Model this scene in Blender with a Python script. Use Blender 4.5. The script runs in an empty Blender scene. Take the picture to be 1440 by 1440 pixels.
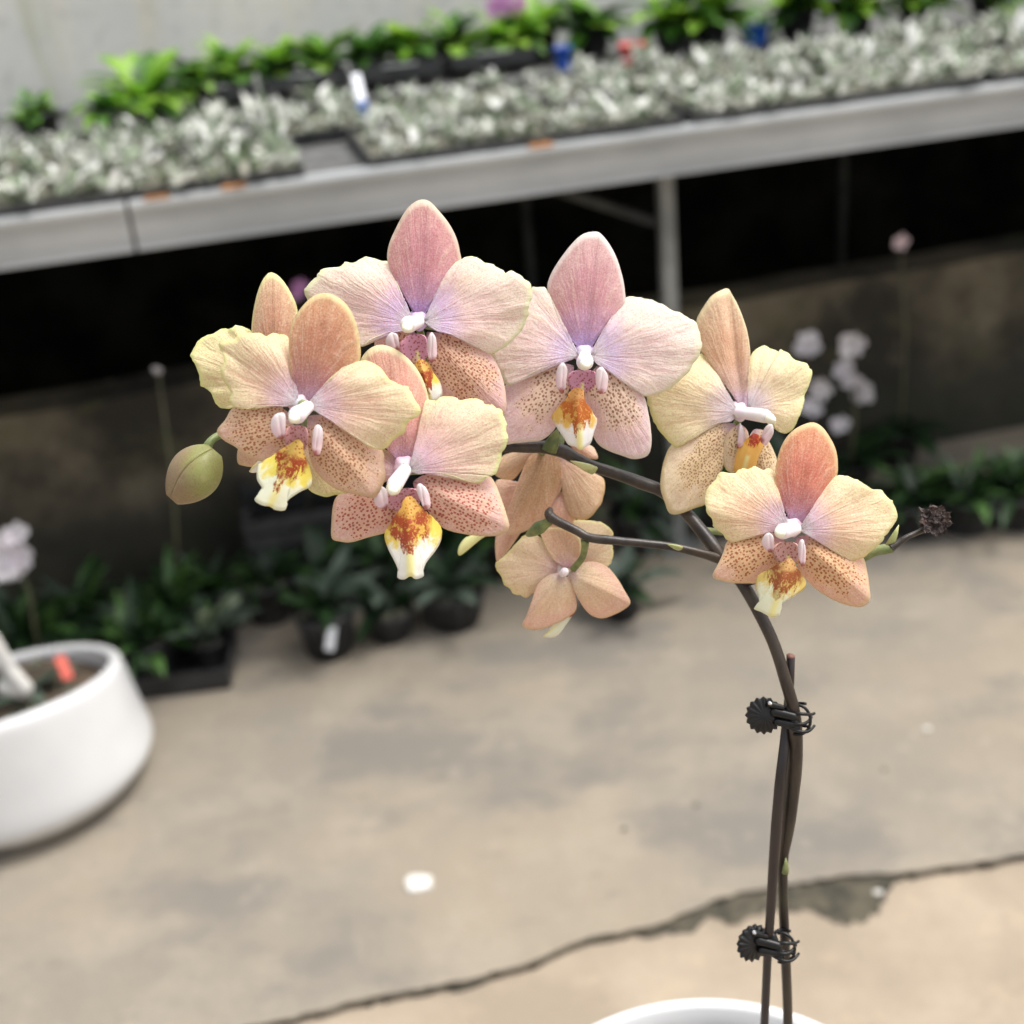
import bpy, bmesh, math, random
from mathutils import Vector, Matrix, noise
R_ = math.radians
S = bpy.context.scene
COL = S.collection

# ------------------------------------------------------------------ camera
FPX = 1870.0; PITCH = R_(26); ROLL = R_(5.5); CH = 1.2
Fw = Vector((0, math.cos(PITCH), -math.sin(PITCH)))
R0 = Vector((1, 0, 0)); U0 = Vector((0, math.sin(PITCH), math.cos(PITCH)))
Rt = math.cos(ROLL) * R0 - math.sin(ROLL) * U0
Up = math.sin(ROLL) * R0 + math.cos(ROLL) * U0
CP = Vector((0, 0, CH))
cam = bpy.data.cameras.new('camera'); camo = bpy.data.objects.new('camera', cam); COL.objects.link(camo)
m = Matrix.Identity(4)
for i in range(3):
    m[i][0] = Rt[i]; m[i][1] = Up[i]; m[i][2] = -Fw[i]; m[i][3] = CP[i]
camo.matrix_world = m
cam.sensor_width = 36; cam.lens = 36 * FPX / 1440; cam.clip_start = 0.02; cam.clip_end = 300
cam.dof.use_dof = True; cam.dof.focus_distance = 0.415; cam.dof.aperture_fstop = 10.0
S.camera = camo

# ------------------------------------------------------------------ world, sun, exposure
W = bpy.data.worlds.new('World'); S.world = W; W.use_nodes = True
nt = W.node_tree; nt.nodes.clear()
sky = nt.nodes.new('ShaderNodeTexSky'); sky.sky_type = 'NISHITA'; sky.sun_disc = False
sky.sun_elevation = R_(66); sky.sun_rotation = R_(72); sky.dust_density = 4; sky.air_density = 1.0
hs = nt.nodes.new('ShaderNodeHueSaturation'); hs.inputs['Saturation'].default_value = 0.18
bg = nt.nodes.new('ShaderNodeBackground'); bg.inputs['Strength'].default_value = 0.15
wo = nt.nodes.new('ShaderNodeOutputWorld')
nt.links.new(sky.outputs[0], hs.inputs['Color']); nt.links.new(hs.outputs[0], bg.inputs[0]); nt.links.new(bg.outputs[0], wo.inputs[0])
sl = bpy.data.lights.new('sun', 'SUN'); sl.energy = 1.5; sl.angle = R_(24); sl.color = (1, .96, .9)
so = bpy.data.objects.new('sun', sl); COL.objects.link(so)
az = R_(72); el = R_(66)
sd = Vector((math.sin(az) * math.cos(el), math.cos(az) * math.cos(el), math.sin(el)))
so.rotation_euler = sd.to_track_quat('Z', 'Y').to_euler()
S.view_settings.view_transform = 'Standard'; S.view_settings.look = 'None'
S.view_settings.exposure = 0.92; S.view_settings.gamma = 1
S.render.engine = 'CYCLES'

# ------------------------------------------------------------------ projection helpers (measured points -> world)
def ray(x, y): return Fw + Rt * ((x - 720) / FPX) - Up * ((y - 720) / FPX)
def at(x, y, d): return CP + ray(x, y) * d
def on(x, y, z=0.0):
    r = ray(x, y); return CP + r * ((z - CH) / r.z)
def zm(x0, y0, s): return lambda X, Y: (x0 + X / s, y0 + Y / s)
z1 = zm(220, 360, 3.6); z2 = zm(420, 260, 4.235); z3 = zm(440, 480, 4.234); z4 = zm(680, 300, 4.0)
z5 = zm(900, 380, 4.0); z6 = zm(980, 580, 3.789); z7 = zm(640, 600, 3.6)

# ------------------------------------------------------------------ node helpers
def new_mat(name):
    mt = bpy.data.materials.new(name); mt.use_nodes = True
    n = mt.node_tree; n.nodes.clear()
    return mt, n
class NB:
    def __init__(s, n): s.n = n
    def node(s, t, **k):
        o = s.n.nodes.new(t)
        for a, v in k.items(): setattr(o, a, v)
        return o
    def put(s, sock, v):
        if hasattr(v, 'is_output') or isinstance(v, bpy.types.NodeSocket): s.n.links.new(v, sock)
        else:
            if isinstance(v, (tuple, list)) and len(v) == 3 and sock.type == 'RGBA': v = (*v, 1)
            sock.default_value = v
    def math(s, op, a, b=0.0, c=0.0, clamp=False):
        o = s.node('ShaderNodeMath', operation=op, use_clamp=clamp)
        s.put(o.inputs[0], a); s.put(o.inputs[1], b)
        if op in ('MULTIPLY_ADD',): s.put(o.inputs[2], c)
        return o.outputs[0]
    def mix(s, f, a, b, mode='MIX'):
        o = s.node('ShaderNodeMix', data_type='RGBA', blend_type=mode)
        s.put(o.inputs[0], f); s.put(o.inputs[6], a); s.put(o.inputs[7], b); return o.outputs[2]
    def noise(s, vec, scale, detail=3, rough=.55, dist=0.0):
        o = s.node('ShaderNodeTexNoise'); s.put(o.inputs['Vector'], vec)
        o.inputs['Scale'].default_value = scale; o.inputs['Detail'].default_value = detail
        o.inputs['Roughness'].default_value = rough; o.inputs['Distortion'].default_value = dist
        return o.outputs[0]
    def step(s, v, a, b, lo=0.0, hi=1.0):
        o = s.node('ShaderNodeMapRange', interpolation_type='SMOOTHSTEP'); s.put(o.inputs[0], v)
        o.inputs[1].default_value = a; o.inputs[2].default_value = b; o.inputs[3].default_value = lo; o.inputs[4].default_value = hi
        return o.outputs[0]
    def obj(s): return s.node('ShaderNodeTexCoord').outputs['Object']
    def scl(s, vec, sc):
        o = s.node('ShaderNodeMapping'); s.put(o.inputs[0], vec); o.inputs['Scale'].default_value = sc; return o.outputs[0]
    def uv(s, name):
        o = s.node('ShaderNodeUVMap', uv_map=name); x = s.node('ShaderNodeSeparateXYZ'); s.n.links.new(o.outputs[0], x.inputs[0])
        return x.outputs[0], x.outputs[1], o.outputs[0]
    def bump(s, h, strength, dist):
        o = s.node('ShaderNodeBump'); s.put(o.inputs['Height'], h); o.inputs['Strength'].default_value = strength; o.inputs['Distance'].default_value = dist
        return o.outputs[0]
    def surf(s, col, rough=.6, nrm=None, metal=0.0, trans=0.0, sss=0.0, spec=.5, coat=0.0):
        p = s.node('ShaderNodeBsdfPrincipled'); s.put(p.inputs['Base Color'], col); s.put(p.inputs['Roughness'], rough)
        s.put(p.inputs['Metallic'], metal); p.inputs['Specular IOR Level'].default_value = spec
        if coat: p.inputs['Coat Weight'].default_value = coat; p.inputs['Coat Roughness'].default_value = .1
        if sss:
            p.inputs['Subsurface Weight'].default_value = sss; p.inputs['Subsurface Radius'].default_value = (1, .6, .4); p.inputs['Subsurface Scale'].default_value = .0012
        if nrm is not None: s.put(p.inputs['Normal'], nrm)
        out = s.node('ShaderNodeOutputMaterial')
        if trans:
            t = s.node('ShaderNodeBsdfTranslucent'); s.put(t.inputs[0], col)
            mx = s.node('ShaderNodeMixShader'); mx.inputs[0].default_value = trans
            s.n.links.new(p.outputs[0], mx.inputs[1]); s.n.links.new(t.outputs[0], mx.inputs[2]); s.n.links.new(mx.outputs[0], out.inputs[0])
        else: s.n.links.new(p.outputs[0], out.inputs[0])

def simple(name, c1, c2, scale, rough=.6, bump=0.0, bdist=.002, metal=0.0, trans=0.0, spec=.5, coat=0.0, sss=0.0, stretch=None, detail=4):
    mt, n = new_mat(name); b = NB(n); v = b.obj()
    if stretch: v = b.scl(v, stretch)
    f = b.noise(v, scale, detail, .6)
    f2 = b.step(f, .32, .68)
    nr = b.bump(f, bump, bdist) if bump else None
    b.surf(b.mix(f2, c1, c2), rough, nr, metal, trans, sss, spec, coat)
    return mt

# ------------------------------------------------------------------ object helpers
def tag(o, label=None, cat=None, group=None, kind=None):
    if label: o['label'] = label
    if cat: o['category'] = cat
    if group: o['group'] = group
    if kind: o['kind'] = kind
    return o
def empty(name, loc, rz=0.0):
    o = bpy.data.objects.new(name, None); o.empty_display_size = .05; COL.objects.link(o)
    o.location = loc; o.rotation_euler = (0, 0, rz); return o
class MB:
    """collects shapes, links them as one mesh object"""
    def __init__(s): s.v = []; s.f = []; s.mi = []
    def add(s, vs, fs, mi=0):
        k = len(s.v); s.v += [Vector(v) for v in vs]; s.f += [tuple(i + k for i in f) for f in fs]; s.mi += [mi] * len(fs)
    def box(s, c, d, rot=None, mi=0):
        hx, hy, hz = d[0] / 2, d[1] / 2, d[2] / 2; c = Vector(c)
        P = [Vector((a * hx, b * hy, e * hz)) for a in (-1, 1) for b in (-1, 1) for e in (-1, 1)]
        if rot is not None: P = [rot @ p for p in P]
        s.add([c + p for p in P], [(0, 1, 3, 2), (4, 6, 7, 5), (0, 4, 5, 1), (2, 3, 7, 6), (0, 2, 6, 4), (1, 5, 7, 3)], mi)
    def tube(s, pts, rad, n=10, flat=1.0, mi=0, side=None):
        pts = [Vector(p) for p in pts]
        if not isinstance(rad, (list, tuple)): rad = [rad] * len(pts)
        t = (pts[1] - pts[0]).normalized(); a = side.copy() if side is not None else t.orthogonal()
        a = (a - t * a.dot(t)).normalized(); vs = []; fs = []
        for i, p in enumerate(pts):
            q = (pts[min(i + 1, len(pts) - 1)] - pts[max(i - 1, 0)]).normalized()
            a = (a - q * a.dot(q)).normalized(); b = q.cross(a)
            for k in range(n):
                th = 2 * math.pi * k / n; vs.append(p + a * math.cos(th) * rad[i] + b * math.sin(th) * rad[i] * flat)
        for i in range(len(pts) - 1):
            for k in range(n):
                fs.append((i * n + k, i * n + (k + 1) % n, (i + 1) * n + (k + 1) % n, (i + 1) * n + k))
        vs.append(pts[0]); vs.append(pts[-1]); c0 = len(vs) - 2; c1 = c0 + 1; L = (len(pts) - 1) * n
        for k in range(n):
            fs.append((c0, (k + 1) % n, k)); fs.append((c1, L + k, L + (k + 1) % n))
        s.add(vs, fs, mi)
    def blob(s, p0, p1, r0, r1, n=14, flat=1.0, side=None, mi=0, bend=None):
        p0 = Vector(p0); p1 = Vector(p1); d = p1 - p0; u = d.normalized(); pts = []; rr = []
        for k in range(7):
            th = math.pi / 2 * (1 - k / 6.0) ; pts.append(p0 - u * r0 * math.sin(th)); rr.append(max(r0 * math.cos(th), r0 * .03))
        for k in range(1, 6):
            f = k / 6.0; q = p0 + d * f
            if bend is not None: q = q + Vector(bend) * math.sin(math.pi * f)
            pts.append(q); rr.append(r0 + (r1 - r0) * f)
        for k in range(7):
            th = math.pi / 2 * k / 6.0; pts.append(p1 + u * r1 * math.sin(th)); rr.append(max(r1 * math.cos(th), r1 * .03))
        s.tube(pts, rr, n, flat, mi, side)
    def lathe(s, prof, n=48, c=(0, 0, 0), mi=0, hfun=None):
        c = Vector(c); vs = []; fs = []
        for r, z in prof:
            for k in range(n):
                th = 2 * math.pi * k / n
                zz = hfun(z, th) if hfun else z
                vs.append(c + Vector((r * math.cos(th), r * math.sin(th), zz)))
        for i in range(len(prof) - 1):
            for k in range(n): fs.append((i * n + k, i * n + (k + 1) % n, (i + 1) * n + (k + 1) % n, (i + 1) * n + k))
        s.add(vs, fs, mi)
    def mesh(s, name, mats, smooth=True):
        me = bpy.data.meshes.new(name); me.from_pydata(s.v, [], s.f)
        for q in (mats if isinstance(mats, (list, tuple)) else [mats]): me.materials.append(q)
        for p, i in zip(me.polygons, s.mi): p.material_index = i; p.use_smooth = smooth
        bm = bmesh.new(); bm.from_mesh(me); bmesh.ops.recalc_face_normals(bm, faces=bm.faces); bm.to_mesh(me); bm.free()
        return me
    def build(s, name, mats, parent=None, smooth=True, origin=None, bevel=0.0):
        if origin is not None:
            o0 = Vector(origin); s.v = [v - o0 for v in s.v]
        o = bpy.data.objects.new(name, s.mesh(name, mats, smooth)); COL.objects.link(o)
        if parent: o.parent = parent
        if origin is not None: o.location = o0 - (parent.location if parent and parent.type == 'EMPTY' else Vector((0, 0, 0)))
        if bevel:
            bv = o.modifiers.new('bevel', 'BEVEL'); bv.width = bevel; bv.segments = 2; bv.limit_method = 'ANGLE'
        return o
def inst(o, parent, loc, rz=0.0, sc=1.0, name=None):
    c = o.copy(); COL.objects.link(c); c.parent = parent; c.location = loc; c.rotation_euler = (0, 0, rz); c.scale = (sc,) * 3
    return c
def crom(pts, per=4):
    out = []; n = len(pts)
    for i in range(n - 1):
        p0 = pts[max(i - 1, 0)]; p1 = pts[i]; p2 = pts[i + 1]; p3 = pts[min(i + 2, n - 1)]
        for k in range(per):
            t = k / per
            out.append(tuple(.5 * ((2 * b) + (-a + c) * t + (2 * a - 5 * b + 4 * c - d) * t * t + (-a + 3 * b - 3 * c + d) * t ** 3) for a, b, c, d in zip(p0, p1, p2, p3)))
    out.append(tuple(pts[-1])); return out

# ------------------------------------------------------------------ materials: surroundings
def concrete():
    mt, n = new_mat('slab_concrete'); b = NB(n); v = b.obj()
    big = b.noise(v, 1.3, 5, .6); mid = b.noise(v, 5.5, 7, .68); fine = b.noise(v, 150, 5, .75); grit = b.noise(v, 480, 2, .6)
    c = b.mix(b.step(big, .34, .64), (.20, .178, .146), (.275, .228, .168))
    c = b.mix(b.step(mid, .46, .66, 0, .55), c, (.315, .268, .205))
    c = b.mix(b.step(b.noise(b.scl(v, (1, 1.5, 1)), 2.7, 6, .66), .48, .62, 0, .75), c, (.150, .137, .120))
    c = b.mix(b.step(b.noise(v, 19, 6, .7), .55, .72, 0, .4), c, (.37, .32, .25))
    c = b.mix(b.step(b.noise(b.scl(v, (.6, 2.2, 1)), 15, 5, .7), .60, .70, 0, .5), c, (.12, .105, .085))
    c = b.mix(b.step(fine, .42, .7, 0, .35), c, (.12, .105, .088)); c = b.mix(b.step(grit, .6, .72, 0, .5), c, (.42, .38, .32))
    c = b.mix(b.step(grit, .36, .26, 0, .5), c, (.08, .07, .06))
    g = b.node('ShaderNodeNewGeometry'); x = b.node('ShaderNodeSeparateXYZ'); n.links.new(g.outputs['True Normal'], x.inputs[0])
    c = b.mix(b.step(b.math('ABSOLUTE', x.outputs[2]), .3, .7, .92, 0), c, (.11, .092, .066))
    b.surf(c, .85, b.bump(fine, .45, .002)); return mt
def sandy():
    mt, n = new_mat('sandy_ground'); b = NB(n); v = b.obj()
    c = b.mix(b.step(b.noise(v, 5, 5, .6), .35, .65), (.27, .218, .160), (.355, .29, .214))
    c = b.mix(b.step(b.noise(v, 17, 4, .65, .3), .55, .7, 0, .5), c, (.42, .335, .235))
    c = b.mix(b.step(b.noise(v, 42, 4, .7), .56, .74, 0, .5), c, (.22, .175, .13))
    fine = b.noise(v, 230, 4, .7)
    c = b.mix(b.step(fine, .4, .7, 0, .35), c, (.24, .19, .14))
    b.surf(c, .9, b.bump(fine, .5, .003)); return mt
M = {}
M['slab'] = concrete(); M['sand'] = sandy()
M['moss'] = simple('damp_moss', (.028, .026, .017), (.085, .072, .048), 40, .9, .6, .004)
M['metal'] = simple('galvanised_rail', (.34, .355, .36), (.46, .47, .47), 5, .5, .1, .002, .2, stretch=(.5, 1, 1))
M['post'] = simple('galvanised_post', (.17, .18, .175), (.27, .28, .27), 14, .55, .1, .001, .3)
M['post_dark'] = simple('dark_leg_brace', (.02, .02, .018), (.06, .06, .05), 14, .8)  # darker than the galvanised post, for rear legs and braces
M['rust'] = simple('rusty_joint', (.30, .13, .05), (.45, .22, .09), 60, .8)
M['mesh'] = simple('bench_top_mesh', (.05, .05, .05), (.12, .12, .115), 30, .8)
M['black'] = simple('black_plastic', (.012, .012, .013), (.03, .03, .032), 25, .5, .1)
M['tray'] = simple('tray_plastic', (.02, .02, .022), (.05, .05, .05), 40, .55)
M['backdrop'] = simple('black_shade_backdrop', (.002, .002, .002), (.016, .015, .010), 7, .95, spec=.1, detail=6)  # near-black colour standing in for the unlit void under the bench
def lowwall():
    mt, n = new_mat('damp_concrete_wall'); b = NB(n); v = b.obj()
    c = b.mix(b.step(b.noise(v, 3.2, 6, .65), .36, .66), (.025, .021, .014), (.15, .122, .080))
    c = b.mix(b.step(b.noise(b.scl(v, (1, 1, 1.6)), 6, 6, .7), .52, .70, 0, .7), c, (.085, .09, .028))
    c = b.mix(b.step(b.noise(b.scl(v, (1, 1, .5)), 12, 6, .7), .54, .72, 0, .6), c, (.20, .17, .12))
    x = b.node('ShaderNodeSeparateXYZ'); n.links.new(v, x.inputs[0])
    c = b.mix(b.step(b.math('ADD', x.outputs[2], b.math('MULTIPLY', b.noise(v, 8, 4), .16)), .34, .20, 0, .8), c, (.014, .015, .009))
    b.surf(c, .9, b.bump(b.noise(v, 25, 6, .7), .6, .02)); return mt
M['lowwall'] = lowwall()
M['beam'] = simple('mossy_timber', (.03, .03, .012), (.075, .06, .035), 6, .9)
def wallmat():
    mt, n = new_mat('grey_rendered_wall'); b = NB(n); v = b.obj()
    c = b.mix(b.step(b.noise(v, 2.2, 4, .55), .35, .65), (.66, .66, .62), (.80, .78, .71))
    c = b.mix(b.step(b.noise(b.scl(v, (1, 1, .25)), 5, 4, .6), .5, .72, 0, .7), c, (.78, .70, .50))
    c = b.mix(b.step(b.noise(b.scl(v, (1, 1, .18)), 7, 4, .6), .56, .75, 0, .6), c, (.38, .40, .18))
    c = b.mix(b.step(b.noise(v, 24, 4, .7), .5, .75, 0, .35), c, (.2, .2, .18))
    b.surf(c, .9, b.bump(b.noise(v, 60), .3, .004)); return mt
M['wall'] = wallmat()
def ceramic():
    mt, n = new_mat('white_ceramic'); b = NB(n); v = b.obj(); x = b.node('ShaderNodeSeparateXYZ'); n.links.new(v, x.inputs[0])
    c = b.mix(b.step(b.noise(v, 6, 4), .35, .7), (.60, .60, .605), (.65, .65, .65))
    h = b.math('ADD', x.outputs[2], b.math('MULTIPLY', b.noise(v, 22, 5, .7), -.07))
    c = b.mix(b.step(h, .02, -.03, 0, .6), c, (.34, .30, .22))
    c = b.mix(b.step(b.noise(v, 70, 3, .7), .66, .75, 0, .35), c, (.5, .46, .38))
    b.surf(c, .27, coat=.2); return mt
M['ceramic'] = ceramic()
M['ceramic_dirty'] = simple('white_ceramic_foot', (.55, .52, .45), (.74, .73, .70), 12, .4)
M['soil'] = simple('potting_bark', (.03, .02, .012), (.12, .085, .055), 45, .9, 1, .01)
M['pebble'] = simple('pale_pebble', (.42, .40, .36), (.68, .66, .61), 30, .7)
M['foam'] = simple('white_foam', (.58, .56, .52), (.66, .64, .60), 60, .8)
M['redtag'] = simple('red_plastic_tag', (.42, .03, .012), (.55, .07, .03), 20, .45)
M['blue'] = simple('blue_plastic', (.01, .07, .42), (.02, .12, .55), 20, .4)
M['red'] = simple('red_plastic', (.65, .05, .05), (.78, .09, .08), 20, .4)
M['labelwhite'] = simple('white_label', (.72, .74, .80), (.80, .82, .86), 20, .4)
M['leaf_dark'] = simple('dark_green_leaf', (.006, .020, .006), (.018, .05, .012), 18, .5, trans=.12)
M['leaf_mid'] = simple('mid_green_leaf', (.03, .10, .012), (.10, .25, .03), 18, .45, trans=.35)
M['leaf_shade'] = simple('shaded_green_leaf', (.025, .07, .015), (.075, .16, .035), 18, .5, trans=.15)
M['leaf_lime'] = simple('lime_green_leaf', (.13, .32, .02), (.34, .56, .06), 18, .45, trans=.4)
M['leaf_grey'] = simple('grey_green_leaf', (.03, .05, .035), (.09, .12, .09), 30, .6, trans=.1)
M['silver'] = simple('silvery_leaf', (.24, .26, .20), (.80, .80, .74), 45, .6, trans=.2)
M['silver_pale'] = simple('pale_silvery_leaf', (.74, .74, .70), (.90, .90, .88), 45, .6, trans=.25)
M['silver_green'] = simple('green_silver_leaf', (.06, .10, .04), (.34, .40, .28), 45, .6, trans=.15)
M['dry'] = simple('dry_moss', (.04, .04, .025), (.16, .155, .11), 60, .9)
M['bgwhite'] = simple('white_blossom', (.86, .80, .85), (.93, .90, .92), 25, .6, trans=.4)
M['bgpink'] = simple('pink_blossom', (.80, .58, .62), (.86, .74, .76), 40, .6, trans=.25)
M['bgmagenta'] = simple('magenta_blossom', (.62, .25, .62), (.75, .42, .75), 40, .6, trans=.25)
M['stemthin'] = simple('thin_stalk', (.06, .07, .03), (.13, .12, .07), 30, .7)
M['wood'] = simple('stool_wood', (.16, .10, .06), (.25, .17, .10), 12, .6, stretch=(1, 1, 6))

# ------------------------------------------------------------------ large structure
g = MB(); g.add([(-60, -30, -.011), (60, -30, -.011), (60, 90, -.011), (-60, 90, -.011)], [(0, 1, 2, 3)])
tag(g.build('ground', M['sand'], smooth=False), kind='structure')
rnd = random.Random(3)
edge = [(-300, 1570), (0, 1510), (200, 1475), (370, 1440), (450, 1421), (560, 1396), (640, 1382), (720, 1360), (790, 1335), (860, 1313), (930, 1298), (1000, 1268), (1080, 1248), (1150, 1236), (1250, 1228), (1330, 1218), (1440, 1203), (1600, 1170), (2000, 1080)]
ew = crom([tuple(on(x, y))[:2] for x, y in edge], 6)
ew = [(x, y + rnd.uniform(-.0025, .0025) + .004 * noise.noise(Vector((x * 14, 0, 0)))) for x, y in ew]
s = MB(); n = len(ew)
far = [(x * 1.0, 12.0) for x, y in ew]
vs = [(x, y, 0) for x, y in ew] + [(x, y, 0) for x, y in far] + [(x, y + .004 * rnd.random(), -.013) for x, y in ew]
fs = []
for i in range(n - 1):
    fs.append((i, i + 1, n + i + 1, n + i)); fs.append((2 * n + i, 2 * n + i + 1, i + 1, i))
s.add(vs, fs)
x0 = ew[0][0]; x1 = ew[-1][0]
s.add([(x0 - 5, ew[0][1] - .5, 0), (x0, ew[0][1], 0), (x0, 12, 0), (x0 - 5, 12, 0)], [(0, 1, 2, 3)])
s.add([(x1, ew[-1][1], 0), (x1 + 5, ew[-1][1] + .8, 0), (x1 + 5, 12, 0), (x1, 12, 0)], [(0, 1, 2, 3)])
tag(s.build('pavement_slab', M['slab'], smooth=False), kind='structure')
# damp grime caught under the slab edge
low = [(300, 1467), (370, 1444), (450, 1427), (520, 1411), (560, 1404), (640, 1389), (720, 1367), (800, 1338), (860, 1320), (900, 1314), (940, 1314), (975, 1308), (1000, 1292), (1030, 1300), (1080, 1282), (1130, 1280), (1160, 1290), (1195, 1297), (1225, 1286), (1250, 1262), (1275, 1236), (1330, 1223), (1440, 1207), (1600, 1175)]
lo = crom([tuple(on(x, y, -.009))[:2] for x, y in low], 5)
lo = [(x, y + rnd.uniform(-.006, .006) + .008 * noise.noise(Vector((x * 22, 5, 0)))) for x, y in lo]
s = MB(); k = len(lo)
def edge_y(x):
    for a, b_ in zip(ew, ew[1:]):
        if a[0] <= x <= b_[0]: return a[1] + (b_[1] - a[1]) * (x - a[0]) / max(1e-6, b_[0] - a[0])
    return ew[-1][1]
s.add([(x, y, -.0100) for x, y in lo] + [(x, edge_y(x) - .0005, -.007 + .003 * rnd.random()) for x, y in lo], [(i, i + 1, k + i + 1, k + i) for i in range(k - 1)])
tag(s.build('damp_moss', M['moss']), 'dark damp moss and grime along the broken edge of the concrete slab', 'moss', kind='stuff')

# ---- bench frame of reference: u along the bench, v away from camera
BA = R_(10.9)
BO = on(720, 215, .80); BO.z = 0
bu = Vector((math.cos(BA), math.sin(BA), 0)); bv = Vector((-math.sin(BA), math.cos(BA), 0))
def bw(u, v, z): return BO + bu * u + bv * v + Vector((0, 0, z))
RZ = Matrix.Rotation(BA, 3, 'Z')
wl = empty('wall', bw(0, 1.3, 0), BA)
b_ = MB(); b_.box((0, .1, .65), (9, .2, 1.3)); o = b_.build('wall_panel', M['wall'], wl, smooth=False)
b_ = MB(); b_.box((0, .1, 1.33), (9.06, .26, .06)); b_.build('coping', M['metal'], wl, smooth=False)
tag(wl, 'pale grey rendered wall stained green, rising behind the plant bench', 'wall')
# dark cloth added behind the low wall to stand in for the deep shade there
b_ = MB(); nn = 120
vs = []; fs = []
for i in range(nn + 1):
    u = -4 + 8 * i / nn
    for j in range(9):
        z = .02 + .735 * j / 8; vs.append(bw(u, 1.18 + .012 * math.sin(u * 9 + j * .3) + .006 * math.sin(u * 31), z))
for i in range(nn):
    for j in range(8): a = i * 9 + j; fs.append((a, a + 9, a + 10, a + 1))
b_.add(vs, fs); cl = b_.build('shade_backdrop', M['backdrop'])
tag(cl, 'black cloth hanging under the back of the plant bench', 'backdrop')
lw = MB()
vs = []; fs = []
def lwh(u): return .39 + .012 * noise.noise(Vector((u * 3, 0, 0)))
us = [-4 + 8 * i / 60 for i in range(61)]
for u in us:
    h = lwh(u); vs += [bw(u, .36, 0), bw(u, .36, h), bw(u, .46, h + .004), bw(u, .46, 0)]
for i in range(60):
    a = i * 4
    for q in range(3): fs.append((a + q, a + 4 + q, a + 5 + q, a + 1 + q))
fs.append((0, 1, 2, 3)); fs.append((240, 243, 242, 241))
lw.add(vs, fs); lw = lw.build('low_wall', M['lowwall'], smooth=False)
tag(lw, 'low damp brown concrete wall running under the plant bench', 'low wall')
bm_ = MB()
bm_.box(bw(0, 1.05, .60), (8, .05, .045), RZ)
bm_ = bm_.build('timber_rail', M['beam'], smooth=False)
tag(bm_, 'mossy horizontal timber rail in the dark under the bench', 'rail')

# ---- plant bench
BZ = .80
bench = empty('plant_bench', bw(0, 0, 0), BA)
def lb(o_): return o_
def rail(u0, u1):
    q = MB(); L = u1 - u0; c = (u0 + u1) / 2
    q.box((c, .006, BZ - .0355), (L, .004, .055)); q.box((c, .002, BZ - .004), (L, .018, .008)); q.box((c, .003, BZ - .0655), (L, .014, .005))
    q.box((c, .0028, BZ - .024), (L, .0024, .003)); q.box((c, .0028, BZ - .050), (L, .0024, .0025))
    q.box((c, .02, BZ - .0005), (L, .03, .005))
    return q.build('front_rail', M['metal'], bench, smooth=False)
uj = (on(178, 288, .8) - BO).dot(bu)
rail(-3.0, uj - .003); rail(uj + .003, 3.2)
q = MB(); q.box((uj, .0135, BZ - .036), (.05, .008, .052)); q.build('joint_plate', M['black'], bench, smooth=False)
q = MB(); q.box((.1, .60, BZ - .012), (6.2, 1.12, .012)); q.build('bench_top', M['mesh'], bench, smooth=False)
q = MB(); q.box((.1, 1.17, BZ - .04), (6.2, .02, .08)); q.build('rear_rail', M['metal'], bench, smooth=False)
up_ = (on(950, 742) - BO)
u_post = (at(938, 330, 2.2) - BO).dot(bu)
pr = on(952, 760); u_post = (pr - BO).dot(bu); v_post = .12
def fit_u(px, py, v):
    r = ray(px, py); t = ((BO + bv * v - CP).dot(bv)) / r.dot(bv); return (CP + r * t - BO).dot(bu)
u_post = fit_u(941, 420, v_post)
for u, v, w in [(u_post, v_post, .026), (u_post - 1.65, v_post, .026), (u_post + 1.65, v_post, .026), (fit_u(742, 330, 1.0), 1.0, .02), (fit_u(1185, 270, 1.0), 1.0, .018), (u_post - 1.65, 1.0, .02)]:
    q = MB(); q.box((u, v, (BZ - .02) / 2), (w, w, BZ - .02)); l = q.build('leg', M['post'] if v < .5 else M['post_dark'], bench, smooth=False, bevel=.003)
    q = MB(); q.box((u, v, .004), (.07, .07, .008)); q.build('foot_plate', M['post'], l, smooth=False)
# cross braces
for uu in (u_post, u_post - 1.65, u_post + 1.65):
    q = MB(); a = Vector((uu - .02, v_post, BZ - .17)); c = Vector((uu - .26, v_post, BZ - .06)); q.tube([a, c], .010, 4, .6); q.build('brace', M['post_dark'], bench, smooth=False)
    q = MB(); q.box((uu, .57, BZ - .045), (.035, .9, .04)); q.build('cross_beam', M['post'], bench, smooth=False)
for px in (222, 330, 764):
    q = MB(); u = fit_u(px, 285 - (px - 222) * .13, 0); q.box((u, .012, BZ + .003), (.035, .02, .004)); q.build('rust_patch', M['rust'], bench, smooth=False)
tag(bench, 'long galvanised metal plant bench with a pale grey front rail', 'bench')

# ------------------------------------------------------------------ generic foliage
def leaf(mb, base, az, length, width, lean, curl, mi=0, n=5, fold=.25, tipw=0.0):
    """one curved leaf blade, folded along its midrib"""
    d = Vector((math.cos(az), math.sin(az), 0)); sd = Vector((-math.sin(az), math.cos(az), 0)); p = Vector(base); ang = lean
    vs = []; fs = []
    for i in range(n + 1):
        t = i / n; w = width / 2 * (math.sin(math.pi * min(1, .12 + t * .88)) ** .7) if i < n else width * .04
        up = Vector((0, 0, 1)) * math.cos(ang) - d * math.sin(ang)
        tdir = d * math.cos(ang) + Vector((0, 0, 1)) * math.sin(ang)
        nrm = tdir.cross(sd).normalized()
        vs += [p - sd * w - nrm * (-fold) * w, p, p + sd * w - nrm * (-fold) * w]
        p = p + tdir * (length / n); ang -= curl / n
    for i in range(n):
        a = i * 3; fs += [(a, a + 1, a + 4, a + 3), (a + 1, a + 2, a + 5, a + 4)]
    mb.add(vs, fs, mi)

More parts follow.
